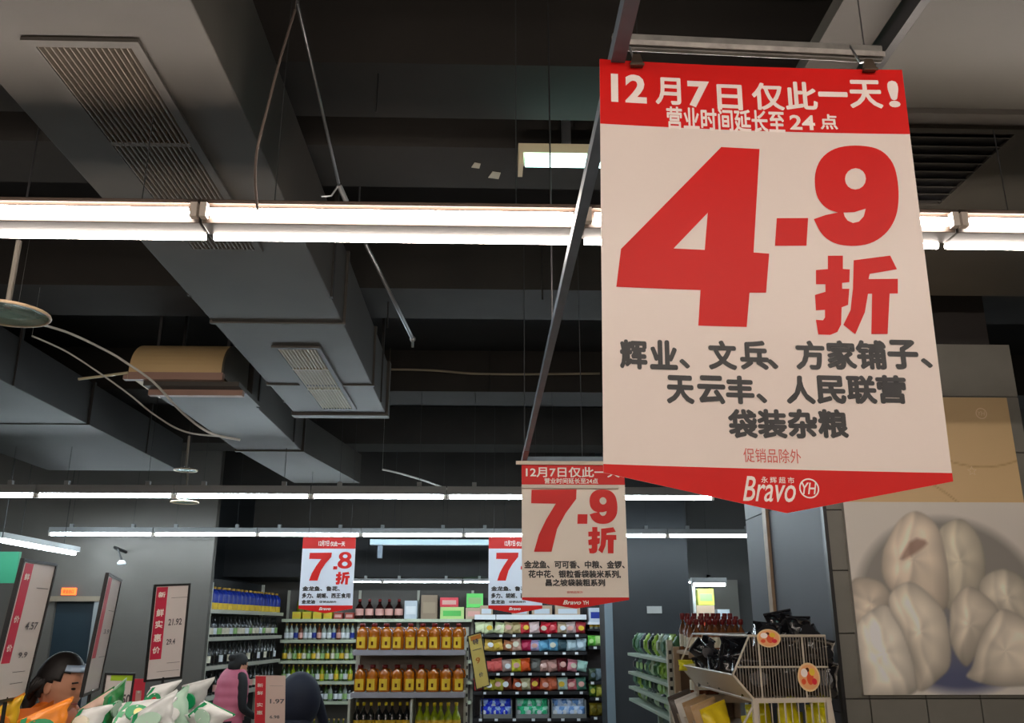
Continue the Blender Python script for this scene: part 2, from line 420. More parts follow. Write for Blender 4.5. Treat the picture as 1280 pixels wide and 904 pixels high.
RX0, RX1 = 1.17, 3.6
t = thing('air_duct', 'broad pale duct with a framed slot vent, beyond the big 4.9 banner', 'duct', (2.3, 2, ZC + H))
MB().box(RX0, RX1, .5, 4.1, ZC + H, ZC + 2.0).build('duct_body', mat('duct_pale', (60, 57, 51), .55, noise=.12, scale=2.5), t, bevel=.004)
MB().box(RX0 - .01, RX1, 2.44, 2.50, ZC + H - .02, ZC + H).build('flange', M_DUCT, t)
MB().box(RX0 - .03, RX0 - .005, .5, 4.1, ZC + H - .01, ZC + H + .04).build('edge_angle', M_BLACK, t)
MB().box(RX0 - .2, RX0 - .04, .5, 4.1, ZC + H + .05, ZC + H + .1).build('side_tray', M_DUCT, t)
for y in (1.2, 3.4):
    MB().box(RX0 - .02, RX0, y, y + .03, ZC + H, 4.25).build('hanger_strap', M_DUCTD, t); MB().box(RX1 - .02, RX1, y, y + .03, ZC + H, 4.25).build('hanger_strap', M_DUCTD, t)
grille(t, 1.22, 1.80, 2.54, 3.12, ZC + H, [], longitudinal=False, n=9, m=mat('slat_pale', (80, 76, 72), .5), fm=M_DUCT)

# blower at the end of the second duct
t = thing('duct_blower', 'beige half-round blower housing on the end of the second duct', 'blower', (-2.05, 5.7, ZC + H))
Ya = 5.75; a = P(160, 470, Ya); b = P(276, 470, Ya); zt = P(200, 425, Ya).z
pr = []
n = 12; zb = a.z; hh = zt - zb + .04
for i in range(n + 1):
    an = math.pi / 2 * i / n
    pr.append((Ya + .32 * (1 - math.cos(an)) - .0, zb + .05 + (hh - .05) * math.sin(an)))
pr += [(Ya + .6, zb + hh), (Ya + .6, zb), (Ya, zb)]
mb = MB(); k = len(pr)
mb.add([(a.x, y, z) for y, z in pr] + [(b.x, y, z) for y, z in pr], [(i, (i + 1) % k, (i + 1) % k + k, i + k) for i in range(k)])
mb.build('hood', mat('blower_beige', (205, 176, 128), .5), t)
MB().add([(b.x + .001, y, z) for y, z in pr] + [(b.x + .015, y, z) for y, z in pr],
         [tuple(range(k))[::-1], tuple(range(k, 2 * k))] + [(i, (i + 1) % k, (i + 1) % k + k, i + k) for i in range(k)]).build('side_panel', mat('blower_side', (84, 78, 66), .5), t)
MB().box(a.x - .02, b.x + .02, Ya - .03, Ya + .02, zb - .03, zb + .02).build('lower_rail', mat('rail_pink', (150, 118, 104), .5), t)
MB().box(a.x + .1, b.x + .12, Ya + .02, Ya + .6, zb - .06, zb - .03).build('base_pan', M_DUCT, t)
MB().box(a.x + .1, b.x + .12, Ya + .12, Ya + .17, zb - .1, zb - .06).build('lower_rail', mat('rail_pink', (150, 118, 104), .5), t)
MB().box(a.x + .05, a.x + .07, Ya + .3, Ya + .32, zb, 4.25).build('hanger_rod', M_WIRE, t); MB().box(b.x - .07, b.x - .05, Ya + .3, Ya + .32, zb, 4.25).build('hanger_rod', M_WIRE, t)

# ============================================================ FLUORESCENT LIGHTS
def fixture_near(x, label, group, mt, Y=2.45, len_=1.16):
    t = thing('light_fixture', label, 'light', (x, Y, ZC + 1.2), group)
    z = ZC; x0, x1 = x + .004, x + len_ - .004; o = Y - 2.45
    MB().box(x0, x1, o + 2.43, o + 2.60, z + 1.222, z + 1.236).box(x0, x1, o + 2.45, o + 2.53, z + 1.166, z + 1.222).build('housing', mat('fixture_pinkish', (54, 43, 36), .45), t, bevel=.002)
    MB().tube([(x0 + .03, o + 2.433, z + 1.194), (x1 - .03, o + 2.433, z + 1.194)], .0135, 12).build('tube', mt, t, smooth=True)
    MB().tube([(x0 + .01, o + 2.549, z + 1.166), (x1 - .01, o + 2.549, z + 1.166)], .0105, 12).build('tube', mt, t, smooth=True)
    for xx in (x0, x1 - .02):
        MB().box(xx, xx + .02, o + 2.42, o + 2.445, z + 1.176, z + 1.222).build('end_cap', M_FIX, t)
    for xx in (x0 + .2, x1 - .2):
        MB().tube([(xx, o + 2.5, z + 1.236), (xx, o + 2.5, top(xx, o + 2.5))], .0018, 5).build('hanger_wire', M_WIRE, t)
    return t
xb = P(250, 280, 2.45).x
for i in range(-2, 4):
    k = i + 2
    fixture_near(xb + 1.16 * i, f'twin-tube warm white ceiling light, {ORD[k]} from the left in the near row', 'near row of ceiling lights', M_TUBE_N)
for j, Y in enumerate((-.35, -3.1, -5.9)):
    for i in range(-3, 4):
        fixture_near(xb + 1.16 * i - .3, f'warm ceiling light behind the viewer, {ORD[i+3]} in the {ORD[j]} row back', 'ceiling lights behind', M_TUBE_B, Y)
def fixture_far(x, Y, h, label, group, ln=1.22, mt=M_TUBE_F, r=.018, hs=.075, hanger=True):
    t = thing('light_fixture', label, 'light', (x, Y, ZC + h), group)
    MB().box(x + .004, x + ln - .004, Y - .03, Y + .05, ZC + h + r, ZC + h + r + hs).build('housing', M_FIXF, t, bevel=.003)
    MB().tube([(x + .03, Y, ZC + h), (x + ln - .03, Y, ZC + h)], r, 12).build('tube', mt, t, smooth=True)
    for xx in (x + .004, x + ln - .03):
        MB().box(xx, xx + .026, Y - .015, Y + .015, ZC + h - .022, ZC + h + r).build('end_cap', M_FIX, t)
    if hanger:
        for xx in (x + .25, x + ln - .25):
            MB().box(xx - .02, xx + .02, Y - .01, Y + .03, ZC + h + r + hs, ZC + h + r + hs + .04).build('clamp', M_FIXF, t); MB().tube([(xx, Y, ZC + h + r + hs + .03), (xx, Y, top(xx, Y))], .002, 5).build('hanger_wire', M_WIRE, t)
    return t
Y2 = 8.0; p = P(218, 620, Y2)
for i in range(-3, 4):
    fixture_far(p.x + 1.22 * i, Y2, p.z - ZC, f'single-tube cool white light, {ORD[i+3]} from the left in the middle row', 'middle row of ceiling lights')
Y3 = 10.66; p = P(192, 668, Y3)
for i in range(-1, 8):
    fixture_far(p.x + 1.22 * i, Y3, p.z - ZC, f'single-tube cool white light, {ORD[i+1]} from the left in the far row', 'far row of ceiling lights', hs=.06)
# further lights
p = P(377, 727.5, 13.6)
for i in range(5):
    fixture_far(p.x + 1.2 * i, 13.6, p.z - ZC, f'slim shelf light under the dark soffit, {ORD[i]} from the left', 'slim lights over the far shelves', 1.2, r=.009, hs=.04, hanger=True)
p = P(864, 731, 12.6)
fixture_far(p.x, 12.6, p.z - ZC, 'short bright light in the back passage behind the dark column', None, .5, r=.02)
# light that runs away from the viewer, far left
a, b = P(93, 692, 10.9), P(0, 675, 9.0)
t = thing('light_fixture', 'slanting single light on the far left, running back to the grey wall', 'light', tuple(a))
b.z = a.z; b.x = a.x
bb = Vector((a.x, 9.2, a.z))
MB().tube([a, bb], .022, 12).build('tube', M_TUBE_F, t, smooth=True)
MB().box(a.x - .04, a.x + .04, 9.18, 10.95, a.z + .022, a.z + .08).build('housing', M_FIXF, t)
MB().tube([(a.x, 9.6, a.z + .08), (a.x, 9.6, 4.25)], .004, 5).tube([(a.x, 10.6, a.z + .08), (a.x, 10.6, 4.25)], .004, 5).build('hanger_wire', M_WIRE, t)
# light on the ceiling between beams
a = P(648, 201, 3.42)
t = thing('light_fixture', 'short pale ceiling batten light between the beams beside the hanging rail', 'light', tuple(a))
MB().box(a.x, a.x + 1.2, 3.40, 3.52, a.z + .03, a.z + .075).box(a.x, a.x + .02, 3.38, 3.5, a.z - .035, a.z + .03).build('housing', mat('fixture_cream', (190, 180, 150), .5), t)
MB().tube([(a.x + .03, 3.42, a.z), (a.x + 1.18, 3.42, a.z)], .026, 12).build('tube', mat('tube_teal', (230, 255, 250), .3, emit=((.5, .95, .9), 2.0)), t, smooth=True)
MB().box(a.x + .2, a.x + .24, 3.5, 3.54, a.z + .05, 4.25).build('bracket', M_STEEL, t); MB().box(a.x + .9, a.x + .94, 3.5, 3.54, a.z + .05, 4.25).build('bracket', M_STEEL, t)
# unlit pale fitting
a = P(463, 678, 11.6); b = P(660, 678, 11.6)
t = thing('light_fixture', 'long pale blue unlit batten hanging behind the far row of lights', 'light', tuple(a))
MB().box(a.x, b.x, 11.55, 11.65, a.z - .035, a.z + .035).build('housing', mat('batten_blue', (190, 215, 225), .4), t, bevel=.004)
MB().box(a.x + .1, a.x + .16, 11.58, 11.62, a.z - .2, a.z - .035).build('bracket', M_STEELB, t)
MB().tube([(a.x + .3, 11.6, a.z), (a.x + .3, 11.6, 4.25)], .004, 5).tube([(b.x - .3, 11.6, a.z), (b.x - .3, 11.6, 4.25)], .004, 5).build('hanger_wire', M_WIRE, t)

# ============================================================ RAIL, RODS, CABLES
hr = P(655, 572, 5.1)
zr_ = hr.z
t = thing('hanging_rail', 'blue-grey flat steel rail that carries the banners, running away overhead', 'rail', (hr.x, 3, zr_))
e0 = PX(757, 0, .21)
MB().box(hr.x - .012, hr.x + .012, .8, 5.15, zr_ - .03, zr_).build('rail_bar', M_STEELB, t)
MB().box(hr.x - .014, hr.x + .014, 4.75, 5.16, zr_ - .032, zr_ - .0).build('rail_end', mat('rail_red', (120, 50, 50), .5), t)
for y in (1.0, 2.8, 5.0):
    MB().tube([(hr.x, y, zr_), (hr.x, y, 4.25)], .003, 5).build('hanger_rod', M_WIRE, t)
# crossbar with the first banner's clips
a = P(765, 52, 1.34); b = P(1102, 68, 1.34)
t = thing('banner_bar', 'scratched clear plastic-wrapped bar above the big 4.9 banner', 'bar', tuple(a))
MB().bar(a, b, .012, .03).build('bar_tube', mat('bar_grey', (120, 118, 114), .3, noise=.3, scale=30), t, bevel=.002)
MB().tube([a + Vector((.03, 0, .01)), (a.x + .02, 1.34, 4.25)], .0012, 5).tube([b + Vector((-.03, 0, .01)), (b.x - .03, 1.34, 4.25)], .0012, 5).build('hanger_wire', M_WIRE, t)
MB().bar(a + Vector((0, -.012, -.008)), b + Vector((0, -.012, -.008)), .002, .01).build('label_strip', mat('bar_light', (165, 160, 155), .3, noise=.3, scale=40), t)
a = P(655, 575, 5.08); b = P(770, 575, 5.08)
t = thing('banner_bar', 'slim grey bar above the 7.9 banner at the rail end', 'bar', tuple(a))
MB().bar(a, b, .02, .035).build('bar_tube', M_STEELB, t)
MB().tube([P(728, 575, 5.08), (P(728, 575, 5.08).x, 5.08, 4.25)], .0025, 5).build('hanger_wire', M_WIRE, t)

def rod(name, label, pts, r, m, cat='rod', extra=None):
    t = thing(name, label, cat, tuple(pts[0]))
    MB().tube(pts, r, 8).build('rod_tube', m, t, smooth=True)
    if extra: extra(t)
    return t
a, b = P(372, 5, 2.6), P(424, 232, 3.2)
def ex(t):
    q = P(433, 252, 3.25)
    MB().tube([b, q], .011, 8).build('socket', M_STEEL, t)
    MB().tube([P(423, 232, 3.2), P(414, 245, 3.2), P(402, 246, 3.2)], .004, 6).build('cable', M_STEEL, t)
    MB().tube([a, (a.x - .02, 2.6, 4.25)], .006, 6).build('hook', M_STEEL, t)
rod('steel_rod', 'thin bright steel rod slanting down from the ceiling to the near lights', [a, b], .0065, M_STEEL, extra=ex)
a2, b2 = P(457, 305, 4.3), P(516, 424, 4.9)
def ex(t):
    MB().sphere(b2, .018, 8, 6).tube([b2, b2 + Vector((0, 0, -.05))], .008, 6).build('socket', M_STEEL, t)
    MB().tube([a2, P(447, 285, 4.2), (P(447, 285, 4.2).x, 4.2, 4.25)], .005, 6).build('hook', M_STEEL, t)
rod('steel_rod', 'thin steel rod slanting down behind the near row of lights', [a2, b2], .011, M_STEEL, extra=ex)
def cable(label, pts, Y, r, m, hook=True, name='cable'):
    q = [P(x, y, Y if not isinstance(Y, list) else Y[i]) for i, (x, y) in enumerate(pts)]
    g = []
    for i in range(len(q) - 1):
        p0, p1, p2, p3 = q[max(i - 1, 0)], q[i], q[i + 1], q[min(i + 2, len(q) - 1)]
        for k in range(6):
            t = k / 6; g.append(.5 * ((2 * p1) + (p2 - p0) * t + (2 * p0 - 5 * p1 + 4 * p2 - p3) * t * t + (3 * p1 - p0 - 3 * p2 + p3) * t ** 3))
    q = g + [q[-1]]
    mb = MB().tube(q, r, 6)
    if hook:
        for j in (0,): mb.tube([q[j], (q[j].x, q[j].y, top(q[j].x, q[j].y))], .0007, 4)
    return tag(mb.build(name, m, None, smooth=True), label, 'cable')
cable('slack brown cable hanging beside the long duct', [(369, 12), (350, 75), (333, 140), (321, 190), (319, 230), (322, 262)], 2.35, .004, mat('cable_brown', (96, 84, 78), .5))
cable('white pipe curving along the wide dark duct', [(20, 398), (80, 414), (132, 438), (160, 455), (192, 478), (228, 516), (262, 541), (300, 550)], 5.2, .008, mat('pipe_white', (190, 190, 185), .5), name='pipe')
cable('second thinner white pipe curving beside the dark duct', [(40, 420), (80, 438), (118, 462), (160, 492), (195, 520), (232, 540), (280, 546)], 5.4, .006, mat('pipe_white', (190, 190, 185), .5), name='pipe')
cable('pale thin pipe crossing the beam beyond the near row of lights', [(487, 462), (540, 463), (590, 467), (650, 468), (750, 467)], 7.9, .011, mat('pipe_tan', (150, 140, 118), .5), name='pipe')
cable('thin pale rod reaching out from the blower housing', [(160, 466), (130, 470), (98, 474)], 5.7, .009, mat('pipe_cream', (190, 180, 150), .5), name='pipe')
cable('pale cable arching out of the second duct bend', [(478, 587), (500, 592), (530, 601), (560, 612)], 8.6, .01, mat('pipe_white', (190, 190, 185), .5))
cable('thin dark wire hanging before the beams', [(470, 140), (472, 110), (473, 80)], 3.0, .0025, M_BLACK)
for (px, y0, y1, Y, lb) in ((678, 312, 375, 5.2, 'grey drop rod behind the banner rail'), (484, 320, 410, 5.6, 'thin drop rod beside the second slanting steel rod'), (612, 473, 490, 7.9, 'short drop rod under the crossing pale pipe'),
                            (8, 300, 372, 3.2, 'pipe stem holding the big round glass dish')):
    if px == 8: continue
    q = P(px, y1, Y); o = MB().tube([q, (q.x, Y, 4.25)], .006, 6).build('drop_rod', M_DUCTD); tag(o, lb, 'rod')
# round glass dishes
def dish(label, px, py, Y, r, stem_px):
    c = P(px, py, Y); t = thing('hanging_dish', label, 'dish', tuple(c))
    MB().lathe([(.01, .03), (r * .6, .018), (r * .97, 0), (r * .99, -.004), (r * .6, .012), (.01, .024)], 28, c).build('dish_glass', M_GLASSG, t, smooth=True)
    ring = [c + Vector((r * math.cos(k * math.pi / 14), r * math.sin(k * math.pi / 14), 0)) for k in range(29)]
    MB().tube(ring, .006, 6, cap=False).build('dish_rim', mat('dish_rim', (190, 165, 135), .4), t, smooth=True)
    zt_ = c.z + .3
    MB().tube([c + Vector((0, 0, .02)), (c.x, c.y, zt_)], .011, 8).build('stem', mat('stem_grey', (130, 124, 116), .4), t)
    MB().tube([(c.x, c.y, zt_), (c.x, c.y, 4.25)], .004, 6).build('stem_wire', M_WIRE, t)
dish('round glass dish on a pipe stem, high on the left below the near lights', 8, 392, 3.2, .15, 5)
dish('small greenish glass dish above the middle row of lights', 232, 588, 7.6, .095, 0)
dish('small white glass dish just under the middle row of lights', 231, 628, 8.15, .12, 0)
# loose flecks of old paint on the beams
for (px, py, s, lb) in ((595, 206, .022, 'small white paper scrap stuck under the beam'), (618, 218, .03, 'larger pale paper scrap under the beam near the batten light')):
    d = ray(px, py); q = CAM + d * ((2.1) / d.z); z = ZC + 2.1
    pp = [(q.x - s, q.y + s), (q.x - s * .3, q.y - s), (q.x + s, q.y - s * .6), (q.x + s * .7, q.y + s * 1.4)]
    o = MB().hexa([(x, y, z - .003) for x, y in pp] + [(x, y, z) for x, y in pp]).build('paper_scrap', mat('scrap', (190, 186, 170), .7))
    tag(o, lb, 'scrap')

# ============================================================ BANNERS
def polys_px(sh, g, ox=760, oy=170, s=380 / 1280):
    return curve_polys([[sh.uv(ox + x * s, oy + y * s) for x, y in pl] for pl in g])
def line(sh, t, txt, box, m, name='lettering', bold=.03, shear=0, space=1.0):
    x0, y0, x1, y1 = box
    return sh.flat(fit(text2d(txt, bold, shear, space), x0, x1, y0, y1), name, m, t)
TL = P(749.5, 74, 1.28)
sh = Sheet(TL, .515, R(-1.2), .006)
W1 = sh.uv(1127, 84)[0]; sh.W = W1
t = thing('banner', 'big hanging banner with huge red 4.9 and black lines of text', 'banner', (TL.x + .25, 1.28, TL.z))
vred = sh.uv(940, 161)[1]; vb = sh.uv(900, 584)[1]; vs_ = sh.uv(1190, 602)[1]; vt = sh.uv(985, 641)[1]; ut = sh.uv(985, 641)[0]
sh.slab([(0, 0), (W1, 0), (W1, vs_), (ut, vt), (0, vs_)], 'paper', M_PAPER, t)
sh.slab([(0, 0), (W1, 0), (W1, vred), (0, vred)], 'red_header', M_RED, t, th=.0003, d=.0004)
sh.slab([(0, vb), (W1, vb), (W1, vs_), (ut, vt), (0, vs_)], 'red_footer', M_RED, t, th=.0003, d=.0004)
def px_line(sh, t, txt, x0, y0, x1, y1, m, **k):
    a = sh.uv(x0, y1); b = sh.uv(x1, y0)
    return line(sh, t, txt, (a[0], a[1], b[0], b[1]), m, **k)
for (txt, x0, y0, x1, y1) in (('12', 764, 95, 808, 129), ('月', 820, 98, 851, 131), ('7', 861, 102, 887, 134), ('日', 898, 106, 928, 137), ('仅', 942, 104, 980, 137),
                              ('此', 984, 103, 1021, 137), ('一', 1024, 116, 1060, 121), ('天', 1064, 102, 1101, 136), ('!', 1112, 103, 1122, 136)):
    px_line(sh, t, txt, x0, y0 - 2, x1, y1 - 2, M_PWHITE, bold=.026 if txt not in ('12', '7', '!') else .035)
for (txt, x0, y0, x1, y1) in (('营业时间延长至', 834, 139, 981, 163), ('24', 989, 145, 1019, 163), ('点', 1027, 144, 1047, 163)):
    px_line(sh, t, txt, x0, y0 - 2.5, x1, y1 - 3, M_PWHITE, bold=.026)
for g in (G4, GDOT, G9, GZHE):
    sh.flat(polys_px(sh, g), 'digit' if g is not GZHE else 'lettering', M_RED, t)
def chars(sh, t, s, xs, y0, y1, m, wd, bold=.045):
    for c, x in zip(s, xs):
        if c == '、': px_line(sh, t, c, x - 1, y1 - 13, x + 12, y1 - 1, m, bold=.035)
        else: px_line(sh, t, c, x, y0, x + wd, y1, m, bold=bold)
chars(sh, t, '辉业、文兵、方家铺子、', [775, 813, 851, 887, 927, 962, 997, 1036, 1073, 1112, 1153], 425, 461, M_INK, 34)
chars(sh, t, '天云丰、人民联营', [834, 873, 909, 948, 985, 1023, 1061, 1098], 469, 504, M_INK, 34)
chars(sh, t, '袋装杂粮', [912, 949, 987, 1025], 511, 547, M_INK, 35)
px_line(sh, t, '促销品除外', 931, 561, 1002, 577, M_PINKINK, bold=.004)
px_line(sh, t, 'Bravo', 930, 596, 995, 626, M_PWHITE, bold=.008, shear=.35)
px_line(sh, t, '永辉超市', 953, 596, 994, 603, M_PWHITE, bold=.01, space=1.5)
c = sh.uv(1013, 610); rr = sh.uv(1025.5, 610)[0] - c[0]
sh.flat(curve_polys([_ell(c[0], c[1], rr, rr * 1.0, 28), _ell(c[0], c[1], rr * .86, rr * .86, 28)]), 'emblem_ring', M_PWHITE, t)
px_line(sh, t, 'YH', 1004, 603, 1022, 617, M_PWHITE, bold=.012, shear=.25)
# clips
cm = mat('clip_bronze', (110, 96, 84), .35, metal=.7)
for k, (px, py) in enumerate(((796, 78), (1087, 84))):
    q = P(px, py, 1.275); t2 = thing('banner_clip', ('bronze bulldog clip at the left end' if k == 0 else 'bronze bulldog clip at the right end') + ' of the big banner top', 'clip', tuple(q), 'banner clips')
    x, y, z = q
    MB().hexa([(x - .011, y - .004, z - .006), (x + .011, y - .004, z - .006), (x + .011, y + .008, z - .006), (x - .011, y + .008, z - .006),
               (x - .006, y - .001, z + .016), (x + .006, y - .001, z + .016), (x + .006, y + .005, z + .016), (x - .006, y + .005, z + .016)]).build('clip_body', cm, t2)
    MB().box(x - .012, x + .012, y - .005, y - .002, z - .008, z - .004).build('clip_lip', cm, t2)
    MB().tube([(x, y + .002, z + .014), (x, y + .03, z + .03), (x, 1.335, a.z * 0 + P(px, 58, 1.335).z)], .002, 6).build('clip_wire', M_STEEL, t2)

# smaller banners
def small_banner(label, x0, x1, ytop, yred, yfoot, yside, ytip, Y, big, small, lines, paper, group=None, header=True, side=False, rot=0.):
    TL = P(x0, ytop, Y); sh = Sheet(TL, 1, rot, 0); W = sh.uv(x1, ytop)[0]; sh.W = W
    t = thing('banner', label, 'banner', (TL.x + W / 2, Y, TL.z), group)
    xm = (x0 + x1) / 2; v = lambda y: sh.uv(xm, y)[1]
    sh.slab([(0, 0), (W, 0), (W, v(yside)), (W / 2, v(ytip)), (0, v(yside))], 'paper', paper, t, th=.003)
    sh.slab([(0, 0), (W, 0), (W, v(yred)), (0, v(yred))], 'red_header', M_RED, t, th=.001, d=.0015)
    sh.slab([(0, v(yfoot)), (W, v(yfoot)), (W, v(yside)), (W / 2, v(ytip)), (0, v(yside))], 'red_footer', M_RED, t, th=.001, d=.0015)
    Wp = x1 - x0
    def put(g, fx0, fx1, y0, y1, nm='digit'):
        a = v(y1); b = v(y0)
        sh.flat(curve_polys([[(W * (fx0 + (fx1 - fx0) * x), a + (b - a) * y) for x, y in pl] for pl in norm(g)]), nm, M_RED, t, d=.004)
    for g, bx in big: put(g, *bx, nm='lettering' if g is GZHE else 'digit')
    for txt, f0, f1, y0, y1, m, bo in lines:
        sh.flat(fit(text2d(txt, bo, .3 if txt == 'Bravo' else 0), W * f0, W * f1, v(y1), v(y0)), 'lettering', m, t, d=.004)
    return t, sh
t, s2 = small_banner('cream hanging banner with red 7.9, partly behind the big banner', 652, 780, 580, 606, 747, 750, 761, 5.0,
    [(G7, (.09, .53, 612, 690)), (GDOT, (.53, .63, 643, 655)), (G9, (.65, .92, 612, 655)), (GZHE, (.63, .90, 659, 692))], None,
    [('12月7日仅此一天!', .04, .98, 584, 597, M_PWHITE, .02), ('营业时间延长至24点', .22, .74, 598, 605, M_PWHITE, .02),
     ('金龙鱼、可可香、中粮、金锣、', .02, .97, 701, 711, M_INK, .04), ('花中花、银粒香袋装米系列,', .06, .93, 713, 723, M_INK, .04), ('昌之坡袋装粗系列', .22, .78, 724, 733, M_INK, .04),
     ('促销品除外', .42, .57, 739, 742, M_PINKINK, .01), ('Bravo', .38, .55, 750.5, 756, M_PWHITE, .03), ('YH', .565, .62, 751, 756, M_PWHITE, .03)],
    mat('banner_paper_mid', (238, 226, 214), .4))
# folded strip and top batten of the 7.9 banner
a = P(645, 579, 4.98); b = P(775, 579, 4.98)
MB().box(a.x, b.x, 4.975, 4.99, a.z - .008, a.z + .012).build('top_batten', mat('batten_cream', (225, 210, 190), .4), t)
a = P(652, 606, 4.985); b = P(773, 611, 4.985)
MB().hexa([(a.x, 4.975, b.z), (b.x, 4.975, b.z), (b.x, 4.99, b.z), (a.x, 4.99, b.z), (a.x, 4.985, a.z), (b.x, 4.985, a.z), (b.x, 4.99, a.z), (a.x, 4.99, a.z)]).build('paper_fold', mat('banner_paper_mid', (238, 226, 214), .4), t)
g78 = [(G7, (.14, .56, 691, 726)), (GDOT, (.60, .68, 708, 712)), (G8, (.68, .95, 690, 711)), (GZHE, (.66, .92, 715, 731))]
tx = [('金龙鱼、鲁花、', .05, .75, 733, 739, M_INK, .04), ('多力、胡姬、西王食用', .05, .95, 741.5, 748, M_INK, .04), ('金龙油', .05, .3, 750, 755, M_INK, .04), ('促销品除外', .38, .7, 751, 754, M_INK, .02),
      ('Bravo', .38, .6, 759.2, 763, M_PWHITE, .03)]
def small_at(label, x0, x1, sx):
    t, s = small_banner(label, x0, x1, 672, 686, 757, 761, 767, 9.4, g78, None,
        [('12月7日', .3, .5, 676, 683, M_PWHITE, .03), ('仅此一天', .52, .8, 677, 683, M_PWHITE, .03)] + tx, M_PAPERF, 'white 7.8 banners over the oil shelves')
    for f in (.1, .9):
        q = s.w(s.W * f, 0); MB().tube([q, (q.x, 9.4, 4.25)], .002, 5).build('hanger_wire', M_WIRE, t)
small_at('small bluish white banner with red 7.8, above the wine bottle shelves', 379, 445, 0)
small_at('small bluish white 7.8 banner half hidden behind the 7.9 banner', 611, 677, 0)

# ============================================================ POSTER OF DUMPLINGS (a flat print)
def sdist(poly, X, Y):
    """signed distance to a polygon, positive inside"""
    dmin = np.full(X.shape, 1e9); ins = np.zeros(X.shape, bool); n = len(poly)
    for i in range(n):
        (x0, y0), (x1, y1) = poly[i], poly[(i + 1) % n]
        ex, ey = x1 - x0, y1 - y0; t = np.clip(((X - x0) * ex + (Y - y0) * ey) / (ex * ex + ey * ey + 1e-9), 0, 1)
        dmin = np.minimum(dmin, np.hypot(X - x0 - t * ex, Y - y0 - t * ey))
        c = ((y0 > Y) != (y1 > Y)) & (X < (x1 - x0) * (Y - y0) / (y1 - y0 + 1e-12) + x0); ins ^= c
    return np.where(ins, dmin, -dmin)
def paint_grid(name, P00, U, V, N, nx, ny, fn, parent, m, th=.02):
    """a flat rectangle of nx by ny cells, its print given as a colour per grid point"""
    us = np.linspace(0, 1, nx + 1); vs = np.linspace(0, 1, ny + 1); UU, VV = np.meshgrid(us, vs)
    pts = np.array(P00)[None, None] + UU[..., None] * np.array(U) + VV[..., None] * np.array(V) - np.array(parent.location)
    fs = [(j * (nx + 1) + i, j * (nx + 1) + i + 1, (j + 1) * (nx + 1) + i + 1, (j + 1) * (nx + 1) + i) for j in range(ny) for i in range(nx)]
    me = bpy.data.meshes.new(name); me.from_pydata(pts.reshape(-1, 3).tolist(), [], fs)
    col = fn(UU, VV); ca = me.color_attributes.new('print', 'FLOAT_COLOR', 'POINT')
    c = np.clip(col / 255, 0, 1); c = np.where(c <= .04045, c / 12.92, ((c + .055) / 1.055) ** 2.4)
    ca.data.foreach_set('color', np.concatenate([c, np.ones(c.shape[:2] + (1,))], 2).reshape(-1).astype(np.float32))
    me.materials.append(m); o = bpy.data.objects.new(name, me); COL.objects.link(o); o.parent = parent; return o
mp = bpy.data.materials.new('photo_print'); mp.use_nodes = True
at = mp.node_tree.nodes.new('ShaderNodeAttribute'); at.attribute_name = 'print'
mp.node_tree.links.new(at.outputs['Color'], mp.node_tree.nodes['Principled BSDF'].inputs['Base Color']); mp.node_tree.nodes['Principled BSDF'].inputs['Roughness'].default_value = .45
YP = 4.97
bl = P(1080, 869, YP); xr = P(1258, 497, YP).x; zt = P(1200, 497, YP).z; zm = P(1200, 628, YP).z
t = thing('wall_poster', 'tall poster of white dumplings under a tan heading, on the tiled pillar', 'poster', (bl.x, YP, bl.z))
MB().box(bl.x, xr, YP, YF, bl.z, zt).build('board', mat('poster_board', (190, 186, 178), .5), t)
def cpt(x, y):                          # crop pixel of the poster -> 0..1 over the photo part
    q = P(1020 + x * .535, 420 + y * .535, YP); return ((q.x - bl.x) / (xr - bl.x), (q.z - bl.z) / (zm - bl.z))
DUMP = [  # outline, brightness
    ([(300, 440), (345, 430), (385, 480), (395, 560), (370, 620), (310, 640), (285, 560), (280, 480)], (206, 198, 180)),
    ([(165, 480), (195, 430), (235, 410), (280, 440), (300, 500), (310, 570), (300, 640), (230, 620), (180, 600), (155, 560), (155, 510)], (222, 208, 190)),
    ([(385, 570), (435, 545), (486, 570), (520, 640), (500, 700), (420, 640), (385, 620)], (208, 200, 184)),
    ([(82, 575), (140, 570), (172, 600), (165, 640), (120, 690), (86, 680)], (212, 200, 184)),
    ([(95, 680), (125, 645), (165, 630), (205, 680), (230, 760), (235, 830), (150, 850), (110, 850), (98, 760)], (232, 224, 210)),
    ([(175, 600), (220, 575), (270, 610), (305, 660), (315, 760), (290, 800), (240, 830), (225, 760), (200, 690), (172, 640)], (224, 214, 198)),
    ([(320, 620), (355, 585), (405, 615), (425, 650), (395, 700), (365, 760), (345, 770), (315, 720), (312, 660)], (216, 206, 190)),
    ([(365, 770), (385, 700), (430, 640), (486, 660), (540, 700), (540, 800), (440, 820), (355, 800)], (222, 212, 196))]
def catm(pl, k=5):
    n = len(pl); g = []
    for i in range(n):
        p0, p1, p2, p3 = [np.array(pl[(i + j) % n]) for j in (-1, 0, 1, 2)]
        for q in range(k):
            t = q / k; g.append(tuple(.5 * ((2 * p1) + (p2 - p0) * t + (2 * p0 - 5 * p1 + 4 * p2 - p3) * t * t + (3 * p1 - p0 - 3 * p2 + p3) * t ** 3)))
    return g
RIDGE = [((325, 435), (345, 625)), ((225, 415), (215, 610)), ((440, 550), (470, 680)), ((90, 600), (160, 640)), ((130, 650), (215, 840)), ((215, 580), (270, 810)), ((360, 590), (340, 760)), ((435, 645), (380, 810))]
